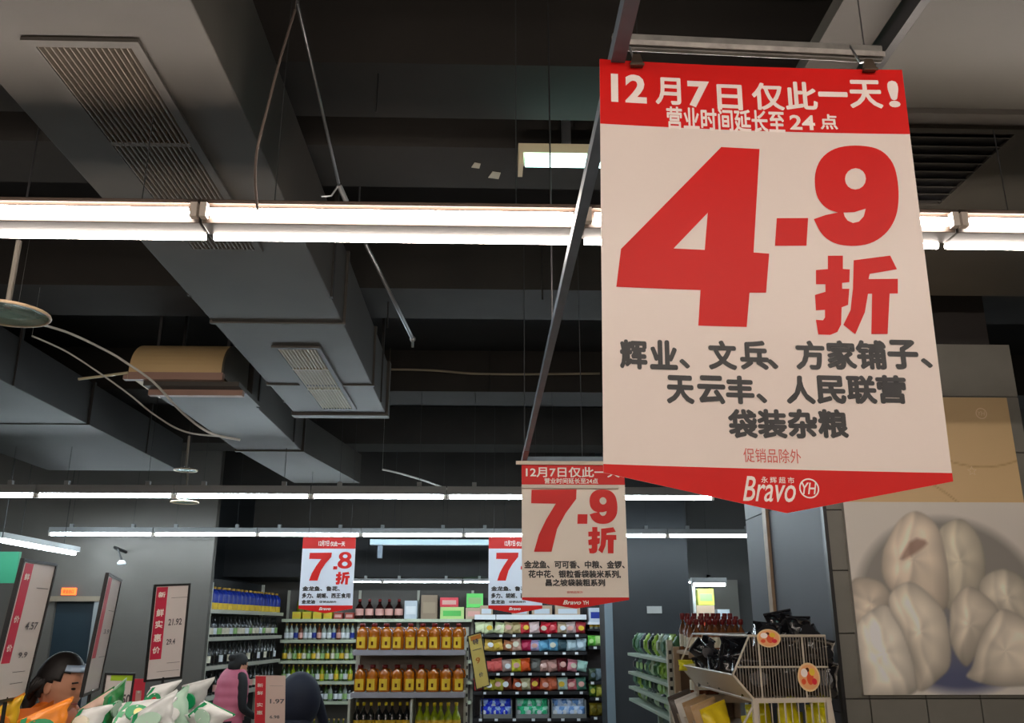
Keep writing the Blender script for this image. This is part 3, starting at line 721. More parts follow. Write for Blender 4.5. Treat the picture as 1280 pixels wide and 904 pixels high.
def photo(UU, VV):
    A = (xr - bl.x) / (zm - bl.z)
    X, Y = UU * A, VV
    out = np.zeros(UU.shape + (3,))
    cx, cy = .52 * A, .46
    e = np.hypot((X - cx) / .56, (Y - cy) / .50)
    rim = np.array((228, 222, 214.)); pot = np.array((152, 148, 142.)); low = np.array((92, 98, 130.))
    k = np.clip((Y - .1) / .4, 0, 1)[..., None]
    inner = low * (1 - k) + pot * k
    s = np.clip((e - .84) / .12, 0, 1)[..., None]; out[:] = inner * (1 - s) + rim * s
    for (pl, c), (r0_, r1_) in zip(DUMP, RIDGE):
        q = [cpt(*p) for p in pl]; q = catm([(x * A, y) for x, y in q]); sd = sdist(q, X, Y)
        mx = np.clip(sd / .012 + .5, 0, 1)[..., None]; gx, gy = np.mean([p[0] for p in q]), np.mean([p[1] for p in q])
        sh = .66 + .34 * np.clip(sd / .09, 0, 1) ** .6
        ang = np.arctan2(Y - gy, X - gx); pleat = 1 + .03 * np.sin(ang * 5 + 9 * np.hypot(X - gx, Y - gy) + 20 * gx) * np.clip(sd / .04, 0, 1)
        lit = 1 + .12 * np.clip((Y - gy) * 4, -1, 1)
        a_, b_ = cpt(*r0_), cpt(*r1_); a_ = np.array((a_[0] * A, a_[1])); b_ = np.array((b_[0] * A, b_[1])); tt_ = (b_ - a_) / np.linalg.norm(b_ - a_)
        rd = (X - a_[0]) * tt_[1] - (Y - a_[1]) * tt_[0] + .012 * np.sin(Y * 22)
        lit = lit * (1 + .13 * np.tanh(rd / .012) * np.exp(-np.abs(rd) / .07))
        rd2 = rd - .07; lit = lit * (1 + .07 * np.tanh(rd2 / .01) * np.exp(-np.abs(rd2) / .04))
        out = out * (1 - mx) + (np.array(c, float) * (sh * pleat * lit)[..., None] * 1.14) * mx
    q = smooth_pl([(x * A, y) for x, y in [cpt(195, 520), cpt(225, 470), cpt(265, 480), cpt(245, 500), cpt(205, 525)]], 1)
    sd = sdist(q, X, Y); mx = np.clip(sd / .02 + .5, 0, 1)[..., None] * .55
    return out * (1 - mx) + np.array((120, 78, 66.)) * mx
paint_grid('dumpling_photo', (bl.x, YP - .001, bl.z), (xr - bl.x, 0, 0), (0, 0, zm - bl.z), 0, 130, 140, photo, t, mp)
def tanp(UU, VV):
    A = (xr - bl.x) / (zt - zm); X, Y = UU * A, VV
    c = np.array((214, 184, 138.)) * (.92 + .12 * (1 - VV))[..., None]
    for (cx, cy, r) in ((1.36, 1.25, .92), (.2, -.9, 1.25)):
        dd = np.abs(np.hypot(X - cx, Y - cy) - r); k = np.clip(1 - dd / .012, 0, 1)[..., None] * .5; c = c * (1 - k) + np.array((150, 112, 70.)) * k
    return c
paint_grid('tan_heading', (bl.x, YP - .001, zm), (xr - bl.x, 0, 0), (0, 0, zt - zm), 0, 90, 60, tanp, t, mp)
s3 = Sheet((bl.x, YP - .001, zt), 1, 0, 0); s3.W = xr - bl.x
c = s3.uv(1226.5, 517); rr = .034
pale = mat('print_pale_tan', (225, 200, 165), .4)
s3.flat(curve_polys([_ell(c[0], c[1], rr, rr, 24), _ell(c[0], c[1], rr * .82, rr * .82, 24)]), 'emblem_ring', pale, t, d=.001)
s3.flat(fit(text2d('YH', .01, .2), c[0] - .022, c[0] + .022, c[1] - .013, c[1] + .013), 'lettering', pale, t, d=.001)
c = s3.uv(1215, 589); s3.flat(curve_polys([[(c[0] + (.03 if i % 2 == 0 else .014) * math.sin(i * .6283), c[1] + (.03 if i % 2 == 0 else .014) * math.cos(i * .6283)) for i in range(10)],
                              [(c[0] + (.022 if i % 2 == 0 else .009) * math.sin(i * .6283), c[1] + (.022 if i % 2 == 0 else .009) * math.cos(i * .6283)) for i in range(10)]]), 'emblem_star', pale, t, d=.001)

# ============================================================ SHELVES
def T(o, d, u):                         # local frame on the floor: o corner, d along the front, u towards the back
    return lambda x, y, z: Vector((o[0] + d[0] * x + u[0] * y, o[1] + d[1] * x + u[1] * y, z))
def lbox(mb, f, x0, x1, y0, y1, z0, z1):
    return mb.hexa([f(x0, y0, z0), f(x1, y0, z0), f(x1, y1, z0), f(x0, y1, z0), f(x0, y0, z1), f(x1, y0, z1), f(x1, y1, z1), f(x0, y1, z1)])
def gondola(name, label, o, d, u, Lg, depth, levels, top, bm_, sm, backm, strip=None, posts=True, tags_=None, postm=None, endbays=None):
    f = T(o, d, u); t = thing(name, label, 'shelf', (o[0], o[1], 0))
    lbox(MB(), f, 0, Lg, depth, depth + .03, 0, top).build('back_panel', backm, t)
    for x in ([0, Lg] + (endbays or [])):
        lbox(MB(), f, x - .02, x + .02, depth - .04, depth, 0, top).build('upright', postm or sm, t)
    for z in levels:
        b = lbox(MB(), f, 0, Lg, 0, depth, z - .025, z).build('shelf_board', sm, t, bevel=.002)
        if strip: lbox(MB(), f, 0, Lg, -.012, 0, z - .045, z + .002).build('price_rail', strip, b)
        if tags_:
            n = int(Lg / tags_[0]); g = MB(); 
            for i in range(n):
                x = (i + .5) * Lg / n + random.uniform(-.04, .04)
                o_ = lbox(MB(), f, x - .025, x + .025, -.016, -.012, z - .04, z - .004).build('price_tag', tags_[1], b)
    return t, f

def bottle(name, label, cat, prof, body_m, cap_prof, cap_m, lab=None, n=12, extra=None):
    t = thing(name, label, cat, (0, 0, 0))
    MB().lathe(prof, n).build('bottle_body', body_m, t, smooth=True, world=False)
    MB().lathe(cap_prof, n).build('cap', cap_m, t, smooth=True, world=False)
    if lab and len(lab) > 4:
        r, z0, z1, m, am = lab; k = 8; mb = MB()
        aa = [-math.pi / 2 - am + 2 * am * i / k for i in range(k + 1)]
        vs = [(r * math.cos(a), r * math.sin(a), z) for z in (z0, z1) for a in aa]
        o = mb.add(vs, [(i, i + 1, i + k + 2, i + k + 1) for i in range(k)]).build('paper_label', m, t, smooth=True, world=False)
        zz = [z0 + (z1 - z0) * q for q in (.25, .6)]
        MB().add([(r * 1.012 * math.cos(a), r * 1.012 * math.sin(a), z) for z in zz for a in aa[3:6]], [(0, 1, 4, 3), (1, 2, 5, 4)]).build('label_print', brown_m, t, world=False)
    elif lab:
        r, z0, z1, m = lab
        mb = MB(); k = n
        vs = [(r * math.cos(2 * math.pi * i / k), r * math.sin(2 * math.pi * i / k), z) for z in (z0, z1) for i in range(k)]
        mb.add(vs, [(i, (i + 1) % k, (i + 1) % k + k, i + k) for i in range(k)])
        mb.build('paper_label', m, t, smooth=True, world=False)
    if extra: extra(t)
    return t
oil_m = mat('oil_amber', (176, 96, 8), .15, coat=.6)
dark_m = mat('dark_glass', (20, 22, 24), .12, coat=.5)
green_m = mat('green_glass', (52, 78, 30), .12, coat=.5)
lime_m = mat('lime_liquid', (150, 170, 20), .2, coat=.5)
olive_m = mat('olive_liquid', (110, 120, 40), .2, coat=.5)
redcap = mat('cap_red', (118, 20, 18), .4); brown_m = mat('brown_bottle', (96, 46, 20), .2, coat=.4)
cream_l = mat('label_cream', (228, 222, 200), .5); yel_l = mat('label_yellow', (228, 190, 50), .5); blue_m = mat('label_blue', (24, 50, 150), .4)
ltgrn_l = mat('label_green', (150, 190, 120), .5); pink_l = mat('label_pink', (225, 170, 160), .5); white_l = mat('label_white', (230, 235, 240), .5)
yelcap = mat('cap_yellow', (215, 190, 30), .4); goldcap = mat('cap_gold', (190, 150, 60), .4); blackcap = mat('cap_black', (20, 20, 20), .4)
def oil_extra(t):
    MB().tube([(.035, 0, .235), (.062, 0, .22), (.068, 0, .17), (.058, 0, .14)], .008, 8).build('handle', oil_m, t, smooth=True, world=False)
def prof_bottle(r, h, neck=.32, nr=.3):
    return [(r * .92, 0), (r, .01), (r, h * (1 - neck) * .93), (r * .85, h * (1 - neck)), (r * nr * 1.2, h * (1 - neck * .55)), (r * nr, h * (1 - neck * .45)), (r * nr, h * .96)]
OIL = bottle('oil_bottle', '', 'bottle', [(.05, 0), (.056, .01), (.056, .13), (.05, .15), (.054, .17), (.05, .2), (.028, .235), (.022, .245)], oil_m, [(.026, .243), (.027, .275), (.02, .28)], redcap, (.0575, .02, .135, yel_l, .75), extra=oil_extra)
BLUEOIL = bottle('oil_bottle', '', 'bottle', [(.07, 0), (.075, .01), (.075, .22), (.06, .26), (.028, .30), (.024, .31)], blue_m, [(.028, .305), (.028, .335), (.02, .34)], goldcap, (.0765, .005, .1, yel_l))
DARK = bottle('sauce_bottle', '', 'bottle', prof_bottle(.036, .27), dark_m, [(.014, .255), (.015, .285), (.01, .288)], blackcap, (.0372, .035, .12, cream_l))
WINE = bottle('wine_bottle', '', 'bottle', prof_bottle(.036, .26), green_m, [(.013, .245), (.014, .27), (.01, .272)], goldcap, (.0372, .03, .12, ltgrn_l))
JAR = bottle('vinegar_bottle', '', 'bottle', prof_bottle(.06, .25, .35, .35), mat('dark_brown', (40, 16, 14), .2, coat=.4), [(.022, .235), (.024, .27), (.018, .274)], redcap, (.0615, .05, .14, pink_l))
REDC = bottle('cooking_wine_bottle', '', 'bottle', prof_bottle(.03, .19), mat('amber_glass', (120, 70, 34), .2, coat=.4), [(.018, .175), (.02, .21), (.016, .213)], redcap, (.0312, .02, .09, cream_l))
LIME = bottle('drink_bottle', '', 'bottle', prof_bottle(.042, .22, .4, .35), lime_m, [(.016, .21), (.018, .235), (.014, .238)], yelcap, (.0435, .04, .1, yel_l))
PROTO = [OIL, BLUEOIL, DARK, WINE, JAR, REDC, LIME]
def park(): 
    for o in PROTO:
        for c in list(o.children): bpy.data.objects.remove(c)
        bpy.data.objects.remove(o)
def row(proto, f, n, x0, x1, y, z, lab, group, sc=1., jit=.006, mats=None, facing=math.pi * 0, name=None, skip=()):
    for i in range(n):
        if i in skip: continue
        x = x0 + (x1 - x0) * (i + .5) / n + random.uniform(-jit, jit)
        mm = mats(i) if callable(mats) else mats
        r = dup(proto, lab(i) if callable(lab) else lab, f(x, y + random.uniform(-jit, jit), z + .002), facing + random.uniform(-.15, .15), (sc[0], sc[0], sc[1]) if isinstance(sc, tuple) else sc, group, mm)
# --- endcap with golden oil
YE = 8.75
ex0, ex1 = P(441, 812, YE).x, P(582, 812, YE).x
zl = [P(500, 866, YE).z, P(500, 813, YE).z]
t, f = gondola('endcap_shelf', 'cream end shelf stacked with golden oil bottles and green drinks', (ex0, YE), (1, 0), (0, 1), ex1 - ex0, .42, [.2, .62, P(500, 918, YE).z] + zl, P(500, 784, YE + .4).z,
               None, M_SHELF, M_SHELFBK, strip=mat('rail_grey', (150, 150, 160), .4), postm=M_SHELF)
for k in range(16):
    z = .3 + k * .09
    q = f(ex1 - ex0 + .021, .385, z)
f_side = MB()
lbox(MB(), f, ex1 - ex0 - .0, ex1 - ex0 + .02, .36, .42, 0, P(500, 790, YE).z).build('side_post', M_SHELF, t)
for k in range(14):
    z = .5 + k * .085
    lbox(MB(), f, ex1 - ex0 + .003, ex1 - ex0 + .017, .355, .36, z, z + .03).build('slot', M_BLACK, t)
for lv, (zz, nm) in enumerate(((zl[1], 'upper'), (zl[0], 'second'))):
    for i in range(9):
        r = dup(OIL, f'golden oil bottle, {ORD[i]} from the left on the end shelf\'s {nm} board', f(.07 + (ex1 - ex0 - .14) * i / 8, .09, zz + .002), random.uniform(-.3, .3) , (1.0, 1.0, .86), 'golden oil bottles on the end shelf')
zz = P(500, 918, YE).z
lbox(MB(), f, -.02, 0, 0, .42, zz - .025, zz + .30).build('divider', M_SHELF, t); lbox(MB(), f, .555, .575, 0, .42, zz - .025, zz + .30).build('divider', M_SHELF, t)
row(DARK, f, 8, .02, .55, .12, zz, lambda i: f'yellow-capped black bottle, {ORD[i]} from the left on the end shelf\'s low board', 'black bottles with yellow caps', (.95, .92), mats={'cap': yelcap, 'paper_label': yel_l})
row(LIME, f, 6, .60, ex1 - ex0 - .05, .12, zz, lambda i: f'lime green bottle, {ORD[i]} from the left on the end shelf\'s low board', 'lime drink bottles', (1.0, 1.1))
# --- back wall shelving
YW = 14.5
bx0, bx1 = P(352, 780, YW).x, P(590, 780, YW).x
lv = [P(400, y, YW).z for y in (877, 852, 826, 800, 774)]
t, f = gondola('bottle_shelf', 'cream wall shelving holding wine bottles, behind the end shelf', (bx0, YW), (1, 0), (0, 1), bx1 - bx0, .42, [.15] + lv, lv[-1] + .45, None, M_SHELF, mat('shelf_back_dark', (96, 92, 88), .6), strip=mat('rail_green', (190, 200, 175), .4), endbays=[1.15, 2.1])
wl = mat('bottle_clear', (150, 160, 150), .15, coat=.4)
def cyc(ms, key='paper_label', key2=None, ms2=None):
    return lambda i: {**{key: ms[i % len(ms)]}, **({key2: ms2[i % len(ms2)]} if key2 else {})}
kinds = [('pale and pink labelled wine bottle', [white_l, white_l, blue_m, pink_l], [wl, wl, wl, brown_m]), ('yellow and green labelled wine bottle', [yel_l, cream_l, ltgrn_l], [green_m, olive_m, green_m]),
         ('green wine bottle with pale label', [ltgrn_l, white_l, yel_l], [green_m, green_m, lime_m]), ('small green and white bottle', [white_l, ltgrn_l, white_l], [green_m, wl, dark_m]), ('low green bottle', [ltgrn_l, lime_m], [green_m, olive_m])]
for k in range(5):
    z = lv[3 - k] if k < 4 else .15
    nm, ls, bs = kinds[k]
    row(WINE, f, 15, .03, 1.14, .08, z, lambda i: f'{nm}, {ORD[i]} from left, {ORD[k+1]} board of wall shelving', f'bottles on the {ORD[k+1]} wall board', (1.0, .88), mats=cyc(ls, 'paper_label', 'bottle_body', bs))
# top of the wall shelving: yellow packs, dark vinegar jars, boxes
z = lv[-1]
def pbox(label, px0, py0, px1, py1, Y, m, cat='box', name='carton', dp=.18, parts=None, group=None, zfix=None):
    a, b = P(px0, py1, Y), P(px1, py0, Y); za = zfix if zfix is not None else a.z
    t = thing(name, label, cat, ((a.x + b.x) / 2, Y + dp / 2, za), group)
    MB().box(a.x, b.x, Y, Y + dp, za, b.z).build('box_body', m, t, bevel=.004)
    MB().box(a.x + (b.x - a.x) * .12, b.x - (b.x - a.x) * .12, Y - .003, Y, za + (b.z - za) * .25, za + (b.z - za) * .7).build('print_panel', parts or white_l, t)
    MB().box(a.x, b.x, Y + dp * .46, Y + dp * .54, b.z, b.z + .002).build('tape', cream_l, t)
    return t
for i, px in enumerate((365, 378, 391, 404)):
    pbox(f'yellow carton, {ORD[i]} from the left on the wall shelving top', px, 765, px + 11, 774, YW + .05, mat('carton_yellow', (220, 205, 50), .5), group='yellow cartons on the wall shelving', parts=yel_l, zfix=z)
for i, px in enumerate((417, 431)):
    pbox(f'reddish carton, {ORD[i]} after the yellow ones on the wall shelving', px, 766, px + 11, 774, YW + .05, mat('carton_red', (170, 60, 45), .5), parts=pink_l, group='red cartons', zfix=z)
row(BLUEOIL, f, 2, .17, .42, .25, z, lambda i: f'tall yellow-green oil bottle, {ORD[i]} of two at the shelving corner', 'tall corner oil bottles', (1, 1.1), mats={'bottle_body': olive_m})
row(JAR, f, 5, P(442, 774, YW).x - bx0, P(504, 774, YW).x - bx0, .1, z, lambda i: f'dark brown vinegar bottle with pink label, {ORD[i]} from the left beside the cartons', 'vinegar bottles on the wall shelving', (1.1, 1.12))
pbox('pale blue carton beside the vinegar bottles', 505, 751, 522, 774, YW + .05, mat('carton_pale', (200, 210, 220), .5), zfix=z, parts=white_l)
pbox('brown cardboard carton on the wall shelving', 526, 744, 547, 774, YW + .05, mat('carton_brown', (150, 130, 108), .6), zfix=z, parts=mat('kraft', (165, 145, 120), .6))
pbox('lime and white carton under the red tray', 550, 759, 580, 774, YW + .02, mat('carton_lime', (190, 225, 140), .5), zfix=z, parts=mat('carton_green2', (90, 200, 90), .5))
tz = P(560, 759, YW).z
pbox('red fruit tray pack on top of the lime carton', 550, 747, 573, 758.5, YW + .04, mat('tray_red', (225, 50, 70), .4), zfix=tz + .003, parts=pink_l)
pbox('beige box on the wall shelving by the green box', 582, 760, 604, 774, YW + .03, mat('carton_beige', (200, 175, 150), .5), zfix=z, parts=pink_l)
pbox('bright green box on top of the beige one', 583, 742, 604, 759.5, YW + .05, mat('carton_bright', (110, 230, 110), .5), zfix=P(590, 760, YW + .03).z + .006, parts=ltgrn_l)
# --- black snack shelving
sx0, sx1 = P(593, 800, YW).x, P(733, 800, YW).x
sy = [(793, 'top'), (815, 'second'), (841, 'third'), (864.5, 'fourth'), (898, 'lowest')]
lv2 = [P(660, y, YW - .05).z for y, _ in sy]; z0 = P(660, 771, YW - .05).z
t, f = gondola('snack_shelf', 'black stepped shelving full of bright snack bags', (sx0, YW - .05), (1, 0), (0, 1), sx1 - sx0, .45, lv2, z0 + .3, None, M_SHELFB, mat('snack_back', (60, 52, 52), .7), strip=M_SHELFB, tags_=(.24, white_l), endbays=[.35])
b = lbox(MB(), f, 0, .33, 0, .45, z0 - .03, z0).build('top_board', M_SHELF, t); b = lbox(MB(), f, .34, sx1 - sx0, -.02, .45, z0 - .03, z0).build('top_board', M_SHELF, t)
lbox(MB(), f, 0, .33, -.02, 0, z0 - .045, z0 + .03).build('top_rail', white_l, t); lbox(MB(), f, .34, sx1 - sx0, -.04, -.02, z0 - .045, z0 + .03).build('top_rail', white_l, t)
def pouch_mesh(w, h, d, seed, crumple=.12, n=9, m=9):
    rnd = random.Random(seed); vs = []; fs = []
    ph = [rnd.uniform(0, 6) for _ in range(6)]
    for side in (1, -1):
        for j in range(m + 1):
            for i in range(n + 1):
                u, v = i / n * 2 - 1, j / m * 2 - 1
                b = max(0, (1 - abs(u) ** 2.4)) ** .5 * max(0, (1 - abs(v) ** 2.6)) ** .6
                k = crumple * (math.sin(u * 7 + ph[0] + v * 3) + math.sin(v * 9 + ph[1] - u * 4)) * .5
                x = u * w / 2 * (1 - .1 * (1 - abs(v)) ** .5 * 0 - .06 * (1 - v * v)); z = v * h / 2
                vs.append((x + k * w * .06, -side * d / 2 * b * (1 + k) - side * .0006 + k * .004 * (1 - b), z + h / 2))
    N = (n + 1) * (m + 1)
    for s in (0, 1):
        for j in range(m):
            for i in range(n):
                a = s * N + j * (n + 1) + i; q = (a, a + 1, a + n + 2, a + n + 1); fs.append(q if s == 0 else q[::-1])
    def edge(idx):
        for a, b in zip(idx[:-1], idx[1:]): fs.append((a, a + N, b + N, b))
    edge([i for i in range(n + 1)][::-1]); edge([m * (n + 1) + i for i in range(n + 1)]); edge([j * (n + 1) for j in range(m + 1)]); edge([j * (n + 1) + n for j in range(m + 1)][::-1])
    return vs, fs
def pouch_proto(name, w, h, d, m, lm, seed, crumple=.12, peak=0.):
    t = thing(name, '', 'bag', (0, 0, 0)); vs, fs = pouch_mesh(w, h, d, seed, crumple)
    pk = lambda x, y, z: (x + .25 * peak * max(0, z - h * .5), y + peak * .5 * x * x / w, z + peak * x * (z / h) ** 2)
    if peak:
        vs = [pk(*p) for p in vs]
        st = [(x, y, z) for z in np.linspace(h * .12, h * .93, 8) for x, y in ((-w * .42, 0), (-w * .30, 0))]
        st = [(x, -d * .36, z) for x, y, z in st]; st = [pk(*p) for p in st]; k = len(st)
        MB().add(st + [(x, y + .012, z) for x, y, z in st], [(2 * i, 2 * i + 1, 2 * i + 3, 2 * i + 2) for i in range(7)] + [(k + 2 * i, k + 2 * i + 2, k + 2 * i + 3, k + 2 * i + 1) for i in range(7)]).build('border_strip', lm, t, world=False)
    MB().add(vs, fs).build('bag_body', m, t, smooth=True, world=False)
    n = 16; mb = MB(); rx, rz = w * .28, h * .22
    v = [(rx * math.cos(2 * math.pi * i / n), -d * .62 - .005, h * .48 + rz * math.sin(2 * math.pi * i / n)) for i in range(n)]
    v2 = [(x, y + .01, z) for x, y, z in v]
    mb.add(v + v2, [tuple(range(n)), tuple(range(n, 2 * n))[::-1]] + [(i, (i + 1) % n, (i + 1) % n + n, i + n) for i in range(n)]).build('label_patch', lm, t, world=False)
    e = [(-w / 2, -.002, h * .965), (w / 2, -.002, h * .965), (w / 2, .002, h * .965), (-w / 2, .002, h * .965), (-w / 2, -.002, h * 1.03), (w / 2, -.002, h * 1.03), (w / 2, .002, h * 1.03), (-w / 2, .002, h * 1.03)]
    MB().hexa([pk(*p) for p in e]).build('sealed_edge', lm, t, world=False)
    return t
SN = [pouch_proto('snack_bag', .155, .19, .09, white_l, yel_l, s, .45) for s in (1, 2)]; PROTO += SN
def C(r, g, b): return mat(f'bag_{r}_{g}_{b}', (r, g, b), .35, coat=.2)
rows = [[C(225, 235, 190), C(225, 235, 190), C(210, 190, 150), C(190, 170, 120), C(220, 60, 70), C(235, 210, 210), C(215, 40, 60), C(200, 180, 150), C(210, 190, 190), C(190, 60, 70)],
        [C(200, 200, 210), C(230, 190, 90), C(190, 120, 80), C(225, 180, 160), C(190, 30, 80), C(200, 190, 235), C(110, 180, 220), C(60, 90, 100), C(200, 225, 235), C(190, 215, 230)],
        [C(230, 140, 130), C(225, 100, 95), C(190, 160, 150), C(225, 220, 60), C(230, 90, 30), C(100, 100, 95), C(200, 150, 140), C(120, 40, 45), C(235, 150, 165), C(180, 225, 215)],
        [C(200, 60, 60), C(200, 190, 70), C(130, 60, 40), C(190, 80, 40), C(200, 190, 150), C(160, 40, 40), C(220, 110, 70), C(200, 230, 220), C(225, 120, 130), C(90, 150, 130)]]
colname = ['cream', 'pale yellow', 'tan', 'ochre', 'red', 'pale pink', 'crimson', 'beige', 'dusty pink', 'dark red']
W2 = sx1 - sx0
for k in range(4):
    for i in range(12):
        x = .09 + (W2 - .18) * i / 11
        m = rows[k][min(9, int(i * 10 / 12 + .3))]
        r = dup(SN[i % 2], f'snack bag, {ORD[i]} from the left on the black shelving\'s {sy[k][1]} board', f(x, .1, lv2[k] + .012), random.uniform(-.2, .2), (1.08, 1, random.uniform(.8, 1.05) if k else .88), f'snack bags on the {sy[k][1]} black board', {'bag_body': m, 'label_patch': random.choice([white_l, yel_l, cream_l, pink_l, m, m]), 'sealed_edge': m})
        r.rotation_euler = (random.uniform(-.25, .05), random.uniform(-.18, .18), random.uniform(-.35, .35))
for i in range(4):
    a = [(600, 616, 'first'), (640, 661, 'second'), (665, 690, 'third'), (694, 725, 'fourth')][i]
    pbox(f'open white-fronted carton, {a[2]} from the left on the black shelving top', a[0], 757, a[1], 768, YW, mat('carton_tan2', (190, 165, 140), .6), group='cartons on the black shelving', zfix=z0 + .0, parts=mat('carton_pale', (200, 210, 220), .5))
# bins of pouches
binx = [(600, 640, (C(30, 60, 215), C(150, 175, 225)), 'blue'), (645, 686, (C(50, 200, 140), C(175, 235, 210)), 'green'), (689, 732, (C(210, 228, 255), C(120, 165, 225)), 'pale blue')]
for (a, b, ms, nm) in binx:
    xa, xb_ = P(a, 880, YW).x - sx0, P(b, 880, YW).x - sx0; z = lv2[4]
    tb = thing('display_bin', f'grey bin of {nm} pouches at the foot of the black shelving', 'bin', tuple(f(xa, -.02, z)), 'grey bins on the black shelving')
    for q in ((xa, xa + .015, -.02, .4), (xb_ - .015, xb_, -.02, .4), (xa + .015, xb_ - .015, -.02, -.005), (xa + .015, xb_ - .015, .385, .4)):
        lbox(MB(), f, *q, z, z + (.26 if q[1] - q[0] < .05 else .06)).build('bin_wall', mat('bin_grey', (120, 122, 122), .5), tb)
    n = 6
    for i in range(n):
        for j in range(2):
            x = xa + .07 + (xb_ - xa - .14) * i / (n - 1)
            dup(SN[(i + j) % 2], f'{nm} pouch, {ORD[i]} from the left in its bin\'s {"front" if j == 0 else "back"} row', f(x, .08 + j * .13, z + .01 + j * .05), random.uniform(-.7, .7), (.8, 1, 1.05 if j else .8), f'{nm} pouches in a bin',
                {'bag_body': ms[(i + j) % 2], 'label_patch': ms[(i + 1) % 2] if i % 2 else white_l, 'sealed_edge': ms[0]})
# narrow right bay
nx0, nx1 = P(735, 800, YW).x, P(762, 800, YW).x
lv3 = [P(750, y, YW).z for y in (897, 870, 850, 808, 790)]; lv3 = [P(750, y, YW - .05).z for y in (896, 872, 852, 808)]
t, f = gondola('pack_shelf', 'narrow shelf bay of green packs beside the dark column', (nx0, YW - .05), (1, 0), (0, 1), nx1 - nx0, .45, lv3, z0 + .2, None, M_SHELFB, mat('snack_back', (60, 52, 52), .7), strip=M_SHELFB, tags_=(.16, white_l))
lbox(MB(), f, 0, nx1 - nx0, -.02, .45, z0 - .12, z0 - .08).build('top_board', white_l, t)
for k, (zz, ms) in enumerate(zip(lv3, [(C(150, 130, 30), C(110, 100, 20)), (C(80, 120, 40), C(200, 200, 80)), (C(60, 80, 60), C(110, 130, 140)), (C(120, 220, 80), C(190, 235, 150))])):
    for i in range(3):
        dup(SN[i % 2], f'green or olive pack, {ORD[i]} from the left on the narrow bay\'s {ORD[3-k]} board', f(.06 + (nx1 - nx0 - .12) * i / 2, .1, zz + .004), random.uniform(-.2, .2), (.8, 1, .95 if k != 3 else .8), f'packs on the narrow bay {ORD[3-k]} board', {'bag_body': ms[i % 2], 'label_patch': ms[1], 'sealed_edge': ms[0]})
zz = P(750, 785, YW - .05).z
row(LIME, f, 4, .03, nx1 - nx0 - .02, .1, zz - .02, lambda i: f'clear green bottle, {ORD[i]} from the left under the narrow bay top', 'clear bottles in the narrow bay', (.8, .8), mats={'bottle_body': wl, 'cap': white_l})
lbox(MB(), f, 0, nx1 - nx0, -.01, .45, zz - .045, zz - .02).build('shelf_board', M_SHELFB, t)
pbox('pale blue and white box on the narrow bay top', 736, 760, 757, 773, YW - .03, mat('carton_pale', (200, 210, 220), .5), zfix=z0 - .08, parts=blue_m)
# --- left side shelving with blue oil
oA = P(259, 800, 11.45); oB = P(351, 800, 14.3)
dv = Vector((oB.x - oA.x, oB.y - oA.y)); LgL = dv.length; dv.normalize(); uv_ = Vector((-dv.y, dv.x))
lvL = [P(262, y, 11.45).z for y in (873, 834, 797, 762)]
t, f = gondola('side_shelf', 'cream side shelving of blue and yellow oil bottles and dark sauce bottles', (oA.x, oA.y), tuple(dv), tuple(uv_), LgL, .36, [.2] + lvL, lvL[-1] + .42, None, M_SHELF, mat('shelf_back_dark2', (40, 42, 46), .6), strip=M_SHELF)
lbox(MB(), f, -.035, 0, -.02, .38, 0, P(259, 728, 11.45).z).build('end_panel', M_SHELF, t, bevel=.004)
fr = math.atan2(dv.y, dv.x)
row(BLUEOIL, f, 17, .05, LgL - .02, .09, lvL[3], lambda i: f'blue and yellow oil bottle, {ORD[i]} from the near end, side shelving top', 'blue and yellow oil bottles', (.95, .84))
row(DARK, f, 20, .03, LgL, .08, lvL[2], lambda i: f'dark sauce bottle, {ORD[i]} from the near end, second side shelving board', 'dark bottles, second side board', (1.15, .9), mats=cyc([cream_l, cream_l, white_l, ltgrn_l]))
row(DARK, f, 20, .03, LgL, .08, lvL[1], lambda i: f'black sauce bottle, {ORD[i]} from the near end, third side shelving board', 'dark bottles, third side board', (1.1, .98), mats=cyc([dark_m, cream_l, dark_m, dark_m, white_l]))
row(DARK, f, 18, .03, LgL, .08, lvL[0], lambda i: f'black sauce bottle, {ORD[i]} from the near end, fourth side shelving board', 'dark bottles, fourth side board', (1.1, .98), mats=cyc([cream_l, dark_m, dark_m, pink_l]))

# --- right aisle gondola: facing left with green packs, end face with red-capped bottles
gx = P(838, 820, 6.6).x; gy0, gy1 = 6.6, P(600, 800, 8.6).y
f = T((gx, gy1), (0, -1), (1, 0)); LgR = gy1 - gy0
t, f = gondola('aisle_shelf', 'greenish aisle shelving with leafy packs, past the wire basket stand', (gx, gy1), (0, -1), (1, 0), LgR, .3, [.3, .6] + [P(836, y, 6.6).z for y in (900, 880, 856, 826)], P(836, 800, 6.6).z, None, mat('shelf_greenish', (150, 165, 150), .5), mat('aisle_back', (44, 62, 58), .6))  # boards and back panel have greenish base colours
for k, y in enumerate((900, 880, 856, 826)):
    zz = P(836, y, 6.6).z
    for i in range(10):
        ms = random.choice([C(60, 110, 60), C(140, 180, 60), C(40, 60, 50), C(170, 190, 160), C(90, 130, 110), C(60, 70, 80)])
        dup(SN[i % 2], f'upright pack, {ORD[9-i]} from the near end, {ORD[3-k]} board of the aisle shelving', f(.1 + (LgR - .2) * i / 9, .085, zz + .003), -math.pi / 2 + random.uniform(-.3, .3), (.8, .8, .68 if k != 3 else .9), f'packs on the aisle shelving {ORD[3-k]} board', {'bag_body': ms, 'label_patch': random.choice([ltgrn_l, ms, ms]), 'sealed_edge': ms})
MB().box(gx - .03, gx + .01, gy0 - .04, gy0 - .0, 0, P(836, 800, 6.56).z).build('perforated_post', M_SHELF, t)
